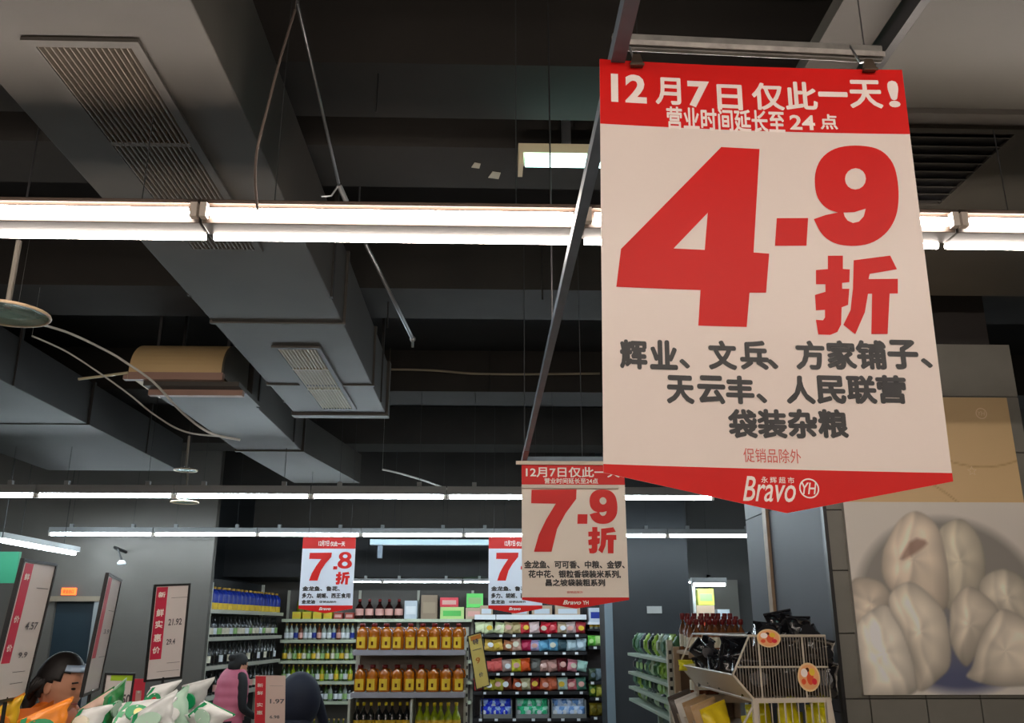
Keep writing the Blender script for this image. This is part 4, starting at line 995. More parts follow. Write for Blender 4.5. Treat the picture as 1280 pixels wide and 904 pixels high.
for k in range(22):
    z = .3 + k * .06
    MB().box(gx - .02, gx, gy0 - .043, gy0 - .04, z, z + .025).build('slot', M_BLACK, t)
r0, r1 = gx + .02, P(920, 800, 6.4).x
zs_ = [P(880, y, 6.35).z for y in (900, 866, 813)]
t, f = gondola('wooden_shelf', 'wooden end shelf of red-capped bottles between aisle shelving and pillar', (r0, 6.1), (1, 0), (0, 1), r1 - r0, .42, zs_, zs_[-1] + .02, None, mat('shelf_wood', (165, 140, 112), .5), mat('shelf_wood_back', (110, 84, 62), .6), strip=mat('shelf_wood', (165, 140, 112), .5))
row(REDC, f, 9, .01, r1 - r0 - .0, .06, zs_[2], lambda i: f'red-capped cooking bottle, {ORD[i]} from the left in the front row', 'red-capped bottles, front row', (.9, .95))
row(REDC, f, 9, .03, r1 - r0 + .0, .2, zs_[2] , lambda i: f'red-capped cooking bottle, {ORD[i]} from the left in the middle row', 'red-capped bottles, middle row', (.9, 1.05))
row(REDC, f, 9, .02, r1 - r0 + .0, .32, zs_[2] , lambda i: f'red-capped cooking bottle, {ORD[i]} from the left in the back row', 'red-capped bottles, back row', (.9, 1.15))
row(DARK, f, 5, .03, r1 - r0 - .2, .1, zs_[1], lambda i: f'brown bottle, {ORD[i]} from the left, wooden shelf\'s second board', 'brown bottles on the wooden shelf', (.8, .75), mats={'bottle_body': brown_m})
# tall jugs, cartons in the back passage
pbox('tall stack carton with yellow-green top print in the back passage', 872, 757, 893, 783, 12.9, mat('carton_beige', (200, 175, 150), .5), zfix=1.3, parts=mat('print_redbox', (220, 80, 50), .5), name='carton')
pbox('yellow and green carton on top of the tall one', 873, 736, 892, 756, 12.9, mat('carton_yg', (215, 225, 90), .5), zfix=P(880, 757, 12.9).z + .004, parts=ltgrn_l)
tb = thing('storage_rack', 'plain grey rack carrying cartons in the back passage', 'rack', (2.9, 12.8, 0))
a, b = P(868, 800, 12.85), P(940, 800, 12.85)
MB().box(a.x, b.x, 12.8, 13.3, 1.26, 1.3).build('shelf_board', M_SHELF, tb)
for x in (a.x, b.x - .04):
    for y in (12.8, 13.26): MB().box(x, x + .04, y, y + .04, 0, 1.26 if x > a.x else 2.3).build('post', mat('post_pale', (190, 195, 190), .4), tb)
pbox('white boxed appliance on the grey rack', 898, 762, 912, 783, 12.95, mat('carton_pale', (200, 210, 220), .5), zfix=1.3, parts=blue_m)
jug = bottle('water_jug', 'pale blue water jug on the grey rack', 'jug', [(.1, 0), (.12, .02), (.12, .2), (.08, .26), (.04, .3), (.04, .33)], mat('jug_blue', (150, 170, 195), .3), [(.042, .325), (.045, .36), (.03, .365)], mat('jug_cap', (130, 150, 180), .3))
q = P(933, 783, 13.0); jug.location = (q.x, 13.0, 1.3)
sbox('wall_passage', mat('passage_wall', (84, 84, 84), .7), ax1, 6, 14.2, 14.25, 0, 4.25)
struct(MB().box(P(893, 780, 13.9).x, P(897, 780, 13.9).x + .35, 13.9, 13.95, 0, P(900, 725, 13.9).z).build('partition_panel', mat('passage_panel', (120, 118, 112), .6)))

# ============================================================ PLACARDS ON THE PRODUCE DISPLAY
def placard(label, TLp, BLp, BRp, YL, YR, rows, framed=True, body=None, header=None, group=None, pole=None, name='price_placard', footz=1.30, strip=None):
    BL, BR, TLw = P(*BLp, YL), P(*BRp, YR), P(*TLp, YL)
    W, Hh = BR - BL, TLw - BL; N = W.cross(Hh).normalized()
    if N.dot(CAM - BL) < 0: N = -N
    t = thing(name, label, 'sign', tuple(BL), group)
    F = lambda u, v, d: BL + W * u + Hh * v + N * d
    def blk(u0, u1, v0, v1, d0, d1): return MB().hexa([F(u0, v0, d0), F(u1, v0, d0), F(u1, v1, d0), F(u0, v1, d0), F(u0, v0, d1), F(u1, v0, d1), F(u1, v1, d1), F(u0, v1, d1)])
    e = .009; eu, ev = e / W.length, e / Hh.length
    blk(eu * .6, 1 - eu * .6, ev * .6, 1 - ev * .6, -.006, 0).build('card', body or mat('card_white', (222, 214, 212), .35), t)
    if framed:
        f = MB()
        for q in ((0, 1, 0, ev), (0, 1, 1 - ev, 1), (0, eu, ev, 1 - ev), (1 - eu, 1, ev, 1 - ev)):
            g = blk(*q, -.008, .004); f.add(g.v, g.f)
        f.build('frame', M_BLACK, t)
    if strip: blk(*strip[0], .0003, .001).build('colour_strip', strip[1], t)
    for (txt, u0, u1, v0, v1, m, bo) in rows:
        vs, fs = fit(text2d(txt, bo), u0, u1, v0, v1)
        MB().add([F(u, v, .0018 + z) for u, v, z in vs], fs).build('lettering', m, t)
    if pole is not None:
        c = F(.5, 0, -.004); MB().tube([c + Hh * .03, (c.x, c.y, footz)], .006, 8).build('pole', M_BLACK, t)
        if footz < .05: MB().lathe([(.09, 0), (.09, .012), (.012, .02)], 16, (c.x, c.y, 0)).build('foot', M_BLACK, t, smooth=True)
    return t
crim = mat('strip_crimson', (205, 36, 72), .4); gink = mat('ink_grey', (90, 86, 92), .4)
placard('tilted black-framed placard with a crimson edge, nearest the frame edge over the bags', (29, 698), (-17, 882), (31, 873), 2.75, 3.0,
        [('—', .55, .9, .80, .805, gink, .0), ('4.57', .5, .85, .50, .555, gink, .02), ('9.9', .5, .75, .30, .34, gink, .02), ('—', .45, .8, .2, .204, gink, 0), ('—', .45, .8, .12, .124, gink, 0), ('鲜', .14, .28, .85, .90, M_PWHITE, .03), ('价', .14, .28, .55, .60, M_PWHITE, .03), ('价', .14, .28, .35, .40, M_PWHITE, .03)],
        pole=1, strip=((.1, .32, .27, .97), crim))
placard('narrow black-framed placard turned edgewise beside the woman\'s face', (135, 716), (102, 872), (123, 863), 3.15, 3.55,
        [('—', .5, .9, .7, .704, gink, 0), ('3.9', .5, .85, .50, .54, gink, .02), ('—', .5, .9, .3, .304, gink, 0)], pole=1, strip=((.12, .32, .3, .97), crim))
placard('upright black-framed placard with crimson strip and prices, before the grey wall', (193, 731), (180, 853), (227, 848), 4.0, 4.1,
        [('21.92', .48, .85, .56, .63, gink, .02), ('29.4', .48, .72, .36, .42, gink, .02), ('—', .5, .95, .85, .854, gink, 0), ('—', .55, .9, .17, .174, gink, 0), ('—', .3, .9, .09, .093, gink, 0),
         ('新', .13, .33, .86, .92, M_PWHITE, .03), ('鲜', .13, .33, .66, .74, M_PWHITE, .03), ('实', .13, .33, .54, .62, M_PWHITE, .03), ('惠', .13, .33, .40, .48, M_PWHITE, .03), ('价', .13, .33, .28, .35, M_PWHITE, .03)], pole=1, strip=((.08, .38, .22, .97), crim))
placard('small black-framed price card with a lime green heading', (131, 841), (124, 886), (163, 886), 3.85, 3.9, [('4.50', .45, .95, .12, .4, gink, .03), ('•', .6, .66, .6, .63, gink, 0)], pole=1, strip=((.22, .95, .78, .97), mat('lime_head', (165, 205, 40), .4)))
placard('pale pink price card with a red strip standing by the pink vest', (318, 843), (316, 925), (357, 925), 5.0, 5.02,
        [('—', .48, .9, .82, .823, gink, 0), ('1.97', .5, .95, .55, .62, gink, .02), ('6.98', .5, .8, .32, .37, gink, .02), ('—', .4, .9, .1, .103, gink, 0), ('新', .1, .28, .80, .86, M_PWHITE, .02), ('鲜', .1, .28, .68, .74, M_PWHITE, .02), ('实', .1, .28, .5, .56, M_PWHITE, .02), ('惠', .1, .28, .38, .44, M_PWHITE, .02)],
        framed=False, body=mat('card_pink', (228, 204, 196), .4), pole=1, footz=.0, strip=((.04, .36, .2, .97), mat('strip_red', (215, 30, 50), .4)))
placard('tilted yellow sign board on the side of the oil end shelf', (584, 795), (595, 863), (613, 857), 8.5, 8.52,
        [('特', .3, .7, .8, .9, gink, .02), ('—', .2, .8, .7, .71, gink, 0), ('9', .3, .6, .45, .56, mat('ink_orange', (200, 120, 40), .4), .02), ('价', .35, .65, .2, .28, gink, .02)], body=mat('card_yellow', (222, 200, 110), .4), pole=1, footz=0.0,
        strip=((.2, .9, .88, .96), mat('ink_orange', (200, 120, 40), .4)))
placard('pink and white card standing behind the bag with the red circle', (166, 847), (163, 880), (181, 880), 4.15, 4.17, [('•', .4, .6, .4, .5, M_PWHITE, 0)], framed=False, body=mat('card_rose', (225, 50, 75), .4), pole=1, footz=1.30, strip=((.3, .7, .1, .5), pink_l))
# display table
t = thing('produce_display', 'long dark display table carrying the bagged goods', 'display', (-1.4, 3.4, 0))
MB().box(-1.78, -1.15, 2.62, 3.4, 1.30, 1.42).build('riser', mat('display_green', (50, 90, 60), .5), t, bevel=.004)
MB().box(-1.88, -1.02, 2.6, 4.22, 1.26, 1.30).build('table_top', mat('display_dark', (60, 66, 60), .5), t, bevel=.005)
MB().box(-1.84, -1.06, 2.64, 4.18, .08, 1.26).build('cabinet', mat('display_wood', (120, 96, 70), .6), t)
MB().box(-1.80, -1.1, 2.68, 4.14, 0, .08).build('plinth', M_BLACK, t)
green_l = mat('leaf_green', (10, 150, 90), .35)
BAG = pouch_proto('food_bag', .16, .15, .034, mat('bag_clear', (200, 205, 205), .25, coat=.4, noise=.1, scale=20), green_l, 11, .8, .45); PROTO.append(BAG)
def bag(label, px, py, Y, rx, ry, rz, sc, bm_, lm, em=None, rot2=None):
    py += 13 if px < 130 else 3
    q = P(px, py, Y)
    sc = tuple(.8 * v for v in sc)
    r = dup(BAG, label, (q.x, q.y, q.z - .07 * sc[2]), None, sc, 'bagged goods on the produce display', {'bag_body': bm_, 'label_patch': lm, 'sealed_edge': em or lm})
    r.rotation_euler = (rx, ry, rz); return r
cl = mat('bag_clear', (200, 205, 205), .25); mint = mat('bag_mint', (170, 205, 185), .3); orm = mat('bag_orange', (240, 140, 30), .35, noise=.15, scale=12)
bw = mat('bag_white', (225, 228, 228), .3); peach = mat('bag_peach', (228, 196, 180), .35); yl = mat('bag_yellow', (240, 190, 40), .35)
dg_ = mat('bag_deepgreen', (40, 120, 60), .35)
bag('yellow food bag at the edge of the display', 2, 892, 2.9, 0, 0, .3, (.7, 1, .9), yl, orm)
bag('orange food bag with a large green oval label', 52, 897, 2.75, -.2, -.1, .2, (1.1, 1, .8), orm, green_l, orm)
bag('white food bag with a green border beside the orange one', 95, 893, 2.8, -.3, .3, -.3, (.75, 1, .9), bw, mat('patch_w', (240, 235, 215), .4), green_l)
bag('peach coloured bag behind the white one', 122, 884, 3.1, .1, -.15, .1, (.9, 1, .9), peach, mat('patch_c', (235, 225, 215), .4), dg_)
bag('thin green-edged bag standing on end', 139, 884, 2.9, 0, .1, 1.2, (.6, 1, .95), dg_, mint)
bag('white bag with a green oval and pale yellow centre, lying on its back', 164, 889, 2.75, -.7, .25, .1, (1.05, 1, 1.0), bw, green_l, bw)
bag('white bag with a green label and a red circle', 183, 872, 3.2, -.1, .45, .1, (.6, 1, 1.0), bw, green_l, bw)
bag('folded dark green and clear bag beside the red circle one', 210, 872, 3.3, .1, .7, .4, (.5, 1, 1.1), mat('bag_sage', (130, 150, 125), .3), mint, dg_)
bag('clear bag with a green triangle mark at the top of the pile', 233, 872, 3.2, .1, .3, -.2, (.8, 1, 1.0), cl, green_l, bw)
bag('pale mint bag below the triangle-marked one', 216, 893, 2.95, -.4, -.3, .2, (1.0, 1, .9), mint, bw, mint)
bag('green-edged white bag hanging over the display end', 243, 889, 2.95, -.2, .8, -.3, (.8, 1, .8), bw, mint, green_l)
bag('white bag with faint print in the middle of the pile', 190, 899, 2.7, -.3, -.2, 0, (1.0, 1, .8), cl, mint, bw)
q = P(183, 869, 3.12)
# extra prints on two bags are small discs glued on their labels
def disc(parent_label, px, py, Y, r, m):
    for o in COL.objects:
        if o.get('label') == parent_label: par = o
    lp = [c for c in par.children if c.name.startswith('label_patch')][0]
    n = 14; me = MB().add([(r * math.cos(2 * math.pi * i / n), 0, r * math.sin(2 * math.pi * i / n)) for i in range(n)] + [(r * math.cos(2 * math.pi * i / n), .006, r * math.sin(2 * math.pi * i / n)) for i in range(n)],
                          [tuple(range(n)), tuple(range(n, 2 * n))[::-1]] + [(i, (i + 1) % n, (i + 1) % n + n, i + n) for i in range(n)])
    o = me.build('print_spot', m, lp, world=False); o.location = (0, -.0325, .072)
disc('white bag with a green label and a red circle', 0, 0, 0, .017, mat('spot_red', (200, 40, 30), .4))
disc('white bag with a green oval and pale yellow centre, lying on its back', 0, 0, 0, .016, mat('spot_yellow', (225, 225, 150), .4))

# ============================================================ WIRE BASKET STAND
YB_ = 4.4
def wq(px, py, Y=YB_): return P(px, py, Y)
t = thing('basket_stand', 'cream wire basket stand with hexagonal side grid and round stickers', 'stand', tuple(P(980, 900, 4.8)[:2]) + (0,))
out = [wq(936, 795), wq(1031, 795), wq(1038.6, 875), wq(943, 876), wq(916, 844)]
MB().tube(out + [out[0], out[1]], .006, 8, cap=False).build('side_frame', M_CREAMW, t, smooth=True)
MB().bar(out[3], out[2], .012, .022).build('side_rail', M_CREAMW, t)
MB().tube([wq(922, 834), wq(1035, 834)], .0045, 8).build('side_rail', M_CREAMW, t)
def zspan(px):
    tp = 795 if px >= 936 else 844 + (px - 916) * (795 - 844) / 20
    bt = 875 if px >= 943 else 844 + (px - 916) * (876 - 844) / 27
    return tp, bt
Xa, Xb = out[4].x, out[1].x; ztp, zbt = out[0].z, out[2].z
me = None
for i in range(32):
    x = Xa + (P(1033, 835, YB_).x - Xa) * (i + .5) / 32
    px = 607 + (x / YB_) * 1148
    tp, bt = zspan(px)
    a = P(px, tp, YB_); b = P(px, bt, YB_)
    MB().tube([(x, YB_, a.z), (x, YB_, b.z)], .0028 if i not in (9, 24) else .0052, 5).build('wire', M_CREAMW if i in (9, 24) else mat('wire_dull', (122, 114, 104), .4), t)
# far side frame and connecting lengthwise rails
YFb = 5.6; fy = YFb - YB_
far = [Vector((p.x, YFb, p.z)) for p in out]
far = [Vector((min(p.x, 1.62), p.y, p.z)) for p in far]
MB().tube(far + [far[0]], .006, 8, cap=False).build('side_frame', M_CREAMW, t, smooth=True)
near = [Vector((min(p.x, 1.62), p.y, p.z)) for p in out]
for k in (0, 1, 2, 3, 4):
    MB().tube([near[k], far[k]], .005, 8).build('long_rail', M_CREAMW, t)
bas = mat('basket_panel', (196, 176, 150), .35)
MB().add([near[4], far[4], far[3], near[3], near[4] + Vector((.006, 0, .004)), far[4] + Vector((.006, 0, .004)), far[3] + Vector((.006, 0, .004)), near[3] + Vector((.006, 0, .004))],
         [(0, 1, 2, 3), (7, 6, 5, 4), (0, 1, 5, 4), (1, 2, 6, 5), (2, 3, 7, 6), (3, 0, 4, 7)]).build('front_panel', bas, t)
MB().box(near[3].x, 1.62, YB_ + .01, YFb, zbt - .012, zbt - .004).build('tray', bas, t)
# lower tier
lo_o = [wq(946, 877), wq(1038, 877), wq(1046, 925), wq(960, 925), wq(925, 905)]
MB().tube([wq(943, 880), wq(926, 912), wq(926, 1000)], .006, 8).tube([wq(1038, 878), wq(1043, 904), wq(1048, 1000)], .006, 8).build('lower_frame', M_CREAMW, t, smooth=True)
for i in range(11):
    x = near[3].x + (1.62 - near[3].x) * (i + .5) / 11
    MB().tube([(x, YB_, zbt - .01), (x, YB_, 1.0)], .0028 if i % 4 else .005, 5).build('wire', M_CREAMW, t)
for (x, y) in ((near[3].x, YB_), (1.62, YB_), (near[3].x, YFb), (1.62, YFb)):
    MB().box(x - .012, x + .012, y - .012, y + .012, 0, zbt).build('leg', M_CREAMW, t)
MB().box(near[3].x - .12, 1.62, YB_ + .01, YFb, 1.02, 1.03).build('tray', bas, t)
MB().hexa([(near[3].x - .13, YB_ + .3, 1.15), (near[3].x - .12, YB_ + .3, 1.15), (near[3].x - .12, YFb, 1.15), (near[3].x - .13, YFb, 1.15),
           (near[3].x - .17, YB_ + .3, 1.27), (near[3].x - .16, YB_ + .3, 1.27), (near[3].x - .16, YFb, 1.27), (near[3].x - .17, YFb, 1.27)]).build('front_panel', bas, t)
# round stickers
def sticker(label, px, py, rx, ry, Y):
    q = P(px, py, Y); n = 24; s = 1 / (1148 / Y)
    tt = thing('round_sticker', label, 'sticker', tuple(q))
    def dsc(k, d, m, nm, dx=0, dz=0, kx=1, kz=1):
        v = [(q.x + dx + rx * s * k * kx * math.cos(2 * math.pi * i / n), Y - d, q.z + dz + ry * s * k * kz * math.sin(2 * math.pi * i / n)) for i in range(n)]
        v2 = [(a, b + .003, c) for a, b, c in v]
        MB().add(v + v2, [tuple(range(n)), tuple(range(n, 2 * n))[::-1]] + [(i, (i + 1) % n, (i + 1) % n + n, i + n) for i in range(n)]).build(nm, m, tt)
    dsc(1, .012, mat('sticker_cream', (235, 200, 150), .4), 'sticker_edge'); dsc(.86, .0135, mat('sticker_orange', (236, 168, 112), .4), 'sticker_face')
    dsc(.3, .0145, mat('sticker_deep', (226, 84, 40), .4), 'print_spot', .1 * rx * s, -.05 * ry * s, 1, 1.6); dsc(.2, .0145, mat('sticker_deep', (226, 84, 40), .4), 'print_spot', -.5 * rx * s, -.3 * ry * s); dsc(.16, .0145, brown_m, 'print_spot', -.1 * rx * s, .5 * ry * s)
    dsc(.3, .015, M_PWHITE, 'print_spot', -.4 * rx * s, .3 * ry * s); dsc(.22, .015, mat('strip_red', (215, 30, 50), .4), 'print_spot', .45 * rx * s, -.3 * ry * s); dsc(.25, .015, yel_l, 'print_spot', .3 * rx * s, .35 * ry * s)
    return tt
sticker('round orange sticker on the top edge of the wire basket', 960, 798, 15, 11, YB_)
sticker('tall round orange and white sticker low on the wire grid', 1010, 846.5, 14, 17, YB_)
# black bags inside and on top
BB = pouch_proto('black_bag', .17, .2, .09, mat('foil_black', (22, 22, 26), .18, coat=.8), mat('foil_grey', (34, 34, 38), .25), 5, .4); PROTO.append(BB)
k = 0
rb = random.Random(3)
for tier in range(2):
    for j in range(5):
        for i in range(3):
            x = near[3].x + .06 + i * .155; y = YB_ + .14 + j * .23
            if tier and i == 0: continue
            r = dup(BB, f'shiny black bag, {ORD[j]} row back, {ORD[i]} across, {"upper" if tier else "lower"} layer in the basket', (x, y, zbt + .004 + tier * .15), None, (.95, 1, .82 if not tier else .6), 'black bags in the wire basket')
            r.rotation_euler = (rb.uniform(-.2, .2), rb.uniform(-.2, .2), rb.uniform(-.4, .4))
top = [(957, 783, 4.75, .9, 'black bag draped behind the round sticker'), (985, 777, 4.9, 1.0, 'glossy black bag with white glints at the pile top'), (1003, 781, 4.8, .9, 'glossy black bag beside the topmost one'), (1022, 786, 4.9, .8, 'black bag at the pillar end of the pile')]
for (px, py, Y, s, lb) in top:
    q = P(px, py, Y); r = dup(BB, lb, (q.x - .0, Y, q.z - .12), None, (s, 1, s * .9), 'black bags on top of the pile'); r.rotation_euler = (rb.uniform(-.6, -.2), rb.uniform(-.5, .5), rb.uniform(-.3, .3))
lf = [(876, 806, 5.5, .7, .55, 'tall narrow dark bag leaning at the far end of the stand'), (884, 826, 5.4, .8, .3, 'dark foil bag under the tall narrow one'), (893, 812, 5.3, .8, -.8, 'dark cylinder-like bag lying slanted'), (905, 825, 5.1, 1.0, .4, 'crumpled grey foil bag by the basket corner'),
      (918, 812, 5.0, 1.0, .9, 'large black and silver bag behind the slanted frame edge'), (893, 838, 5.2, .8, .2, 'small foil bag resting on the front panel')]
for (px, py, Y, s, ry, lb) in lf:
    q = P(px, py, Y); r = dup(BB, lb, (q.x, Y, q.z - .08), None, (s * .75, 1, s), 'dark bags leaning at the basket end'); r.rotation_euler = (-.2, ry, .2)
a = P(864, 832, 5.5)
r = dup(BB, 'small bright yellow bag at the far corner of the basket', (a.x, 5.5, a.z - .03), None, (.9, .8, .3), 'x', {'bag_body': C(235, 225, 40), 'label_patch': C(240, 235, 180), 'sealed_edge': C(235, 225, 40)}); del r['group']
yb = C(228, 218, 20)
for i in range(6):
    px = 950 + i * 16; q = P(px, 905, 4.6)
    r = dup(BB, f'bright yellow bag, {ORD[i]} from the left in the lower wire tier', (q.x, 4.56 + (i % 2) * .12, 1.031), None, (.7, 1, 1.5 + .2 * (i % 3)), 'yellow bags in the lower tier', {'bag_body': yb, 'label_patch': C(240, 235, 60), 'sealed_edge': C(190, 190, 20)})
    r.rotation_euler = (rb.uniform(-.1, .1), rb.uniform(-.2, .2), rb.uniform(-.6, .6))
for i, (px, m, lb) in enumerate(((860, C(90, 80, 74), 'grey and white packed sack leaning in the lower front tier'), (875, C(225, 220, 215), 'white glossy sack in the lower front tier'), (890, C(178, 146, 110), 'tan cardboard-coloured sack in the lower front tier'), (905, C(205, 170, 130), 'pale tan sack next to the yellow one'), (922, C(228, 200, 30), 'yellow sack in the lower front tier beside the wire grid'))):
    Yq = 5.45 - i * .2; q = P(px, 870, Yq)
    r = dup(BB, lb, (near[3].x - .05, Yq, 1.031), None, (1.0, 1, 1.75), None, {'bag_body': m, 'label_patch': C(220, 210, 200), 'sealed_edge': m}); r.rotation_euler = (-.1, -.25, .5)

# ============================================================ SMALL FIXED THINGS
a, b = P(76, 744, PY - .03), P(95, 735, PY - .03)
tt = thing('exit_sign', 'small orange lit sign above the dark door', 'sign', (a.x, PY - .03, a.z))
MB().box(a.x, b.x, PY - .03, PY, a.z, b.z).build('sign_box', mat('orange_lit', (250, 90, 30), .5, emit=((1, .12, .02), .6)), tt)
vs, fs = fit(text2d('安全出口', .02), a.x + .02, b.x - .02, a.z + .02, b.z - .02)
MB().add([(u, PY - .0325 - z, v) for u, v, z in vs], fs).build('lettering', mat('sign_darkred', (150, 30, 10), .5), tt)
a, b = P(-60, 729, 8.9), P(26, 690, 8.9)
tt = thing('green_panel', 'plain green hanging panel at the picture edge under the slanting light', 'panel', (b.x, 8.9, a.z))
MB().box(a.x, b.x, 8.88, 8.92, a.z, b.z).build('panel_face', mat('panel_green', (60, 165, 125), .5), tt)
MB().tube([(b.x - .2, 8.9, b.z), (b.x - .2, 8.9, 4.25)], .005, 6).build('hanger_wire', M_WIRE, tt)
q = P(147, 690, 10.9)
tt = thing('wall_camera', 'small white security camera on a dark bracket on the grey wall', 'camera', tuple(q))
MB().tube([(q.x - .02, 11.2, q.z + .02), (q.x - .08, 11.0, q.z + .06), (q.x, 10.9, q.z + .03)], .02, 8).build('bracket', M_BLACK, tt)
MB().lathe([(.02, -.03), (.045, -.02), (.05, 0), (.03, .03)], 14, P(152, 704 - 0, 10.9)).build('camera_body', white_l, tt, smooth=True)
MB().tube([P(152, 700, 10.9), (q.x, 10.9, q.z + .03)], .012, 8).build('stem', M_BLACK, tt)
for (x0, x1) in ((-9, P(13, 800, PY).x),):
    pass

# ============================================================ PEOPLE
skin = mat('skin', (206, 148, 118), .5); hairm = mat('hair', (13, 10, 10), .65, noise=.4, scale=30)
def skinned(name, chains, m, parent, sub=2):
    """one continuous body grown from a skeleton: chains of (point, radius) that share joints"""
    pts = []; rad = []; idx = {}; ed = []
    def vid(p, r):
        k = tuple(round(x, 4) for x in p)
        if k not in idx: idx[k] = len(pts); pts.append(Vector(p) - parent.location); rad.append(r)
        return idx[k]
    for ch in chains:
        ids = [vid(p, r) for p, r in ch]; ed += list(zip(ids[:-1], ids[1:]))
    me = bpy.data.meshes.new(name); me.from_pydata([tuple(p) for p in pts], ed, []); me.materials.append(m)
    o = bpy.data.objects.new(name, me); COL.objects.link(o); o.parent = parent
    sk = o.modifiers.new('skin', 'SKIN'); sk.use_smooth_shade = True
    for i, sv in enumerate(me.skin_vertices[0].data):
        r = rad[i]; sv.radius = r if isinstance(r, tuple) else (r, r); sv.use_root = (i == 0)
    s = o.modifiers.new('sub', 'SUBSURF'); s.levels = sub; s.render_levels = sub
    return o
def head(parent, c, yaw, pitch, s, hair=hairm, bun=None, hat=None, tail=False):
    """a head of height .23*s about c, facing +x before yaw; pitch tips it down"""
    Rm = Matrix.Rotation(yaw, 3, 'Z') @ Matrix.Rotation(pitch, 3, 'Y')
    def face(q, d):
        x, y, z = q
        fx = max(0, d.x)
        # flatten the face plane, shape jaw, nose, lips, brow and eye sockets
        if z < 0: x *= 1 - .10 * (-d.z); y *= 1 - .38 * (-d.z) ** 1.3
        if d.z < -.25 and d.x > .2: x += .012 * (d.x)
        def bump(y0, z0, sy, sz, a):
            return a * math.exp(-((d.y - y0) / sy) ** 2 - ((d.z - z0) / sz) ** 2) * (fx > .3)
        x += bump(0, -.12, .13, .12, .022) + bump(0, -.02, .09, .16, .008) + bump(0, -.42, .22, .05, .008) + bump(0, -.53, .2, .05, .008) + bump(0, -.75, .22, .14, .010)
        x += bump(.0, .18, .5, .09, .005) - bump(.36, .03, .15, .1, .009) - bump(-.36, .03, .15, .1, .009) - bump(0, -.48, .3, .025, .004) + bump(.4, -.15, .2, .15, .004) + bump(-.4, -.15, .2, .15, .004)
        return Vector((x, y, z))
    def tr(mb): 
        mb.v = [Vector(c) + Rm @ (v * s) for v in mb.v]; return mb
    h = tr(MB().sphere((0, 0, 0), (.095, .075, .118), 48, 40, face)).build('head', skin, parent, smooth=True)
    for sd in (1, -1):
        tr(MB().sphere((-.008, sd * .072, -.012), (.018, .008, .031), 12, 10, lambda q, d: q * (1 - .2 * (d.z < 0) * abs(d.z)))).build('ear', skin, h, smooth=True)
        tr(MB().sphere((.078, sd * .030, .005), (.009, .014, .006), 12, 8)).build('eye', mat('eye_dark', (30, 22, 20), .2), h, smooth=True)
        tr(MB().tube([(.084, sd * .014, .028), (.087, sd * .03, .032), (.075, sd * .048, .027)], .0035, 6)).build('eyebrow', hair, h, smooth=True)
    tr(MB().tube([(.089, -.020, -.055), (.098, 0, -.053), (.089, .020, -.055)], [.003, .005, .003], 6)).build('lips', mat('lips', (160, 84, 76), .5), h, smooth=True)
    def hf(q, d):
        w = .004 * math.sin(18 * math.atan2(d.y, d.x)) * (1 - abs(d.z))
        return q * (1 + w)
    mb = MB().sphere((-.008, 0, .012), (.103, .084, .122), 40, 30, hf)
    # keep only the part of the shell that hair covers
    keep = []
    for f_ in mb.f:
        cc = sum((mb.v[i] for i in f_), Vector()) / len(f_)
        face_zone = cc.x > .04 and cc.z < .082 - (.0 if abs(cc.y) < .05 else .015)
        side_zone = cc.x > .012 and cc.z < .03
        low = cc.z < -.055
        ear = abs(cc.y) > .06 and -.03 < cc.x < .02 and cc.z < .015
        if not (face_zone or side_zone or low or ear): keep.append(f_)
    mb.f = keep
    hr_ = tr(mb).build('hair', hair, parent, smooth=True)
    sd = hr_.modifiers.new('solid', 'SOLIDIFY'); sd.thickness = .008 * s; sd.offset = -1
    if bun: tr(MB().sphere(bun[0], bun[1], 16, 12)).build('hair_bun', hair, parent, smooth=True)
    if tail:
        tr(MB().tube([(-.085, -.01, .0), (-.105, -.015, -.05), (-.10, -.02, -.10), (-.085, -.025, -.15)], [.03, .034, .028, .012], 12)).build('ponytail', hair, parent, smooth=True)
        for k in range(5):
            tr(MB().tube([(-.02 - .012 * k, -.075, .02), (-.05 - .01 * k, -.074, -.02 - .01 * k), (-.085, -.045, -.05 - .008 * k)], [.008, .01, .005], 8)).build('hair_strand', hair, parent, smooth=True)
    if hat:
        arc = [(.080 * math.cos(a) - .0, .074 * math.sin(a), .082 + .012 * math.cos(a)) for a in np.linspace(-1.1, 1.1, 16)]
        mb = MB()
        for p, q in zip(arc[:-1], arc[1:]):
            mb.hexa([(p[0], p[1], p[2] - .004), (q[0], q[1], q[2] - .004), (q[0] * 1.2, q[1] * 1.2, q[2] - .02), (p[0] * 1.2, p[1] * 1.2, p[2] - .02),
                     (p[0], p[1], p[2] + .006), (q[0], q[1], q[2] + .006), (q[0] * 1.2, q[1] * 1.2, q[2] - .012), (p[0] * 1.2, p[1] * 1.2, p[2] - .012)])
        tr(mb).build('headband', mat('headband_blue', (190, 210, 235), .4), parent, smooth=True)
    return h
def hand(parent, wrist, d, side, m=skin, nm='hand'):
    """palm and five bent fingers leaving the wrist in direction d"""
    w = Vector(wrist); d = Vector(d).normalized(); s = d.cross(Vector(side)).normalized(); n = s.cross(d).normalized()
    pc = w + d * .045
    ch = [[(w, .022), (pc, (.034, .02)), (w + d * .085, (.036, .016))]]
    for i, (o, l) in enumerate(((-.03, .06), (-.01, .072), (.01, .068), (.03, .052))):
        b = w + d * .085 + s * o
        ch.append([(w + d * .085, (.036, .016)), (b + d * .012, .009), (b + d * (l * .5) + n * .008, .0085), (b + d * l * .85 + n * .03, .007)])
    ch.append([(pc, (.034, .02)), (w + d * .055 + s * -.045, .011), (w + d * .085 + s * -.06 + n * .01, .009)])
    return skinned(nm, ch, m, parent, 2)
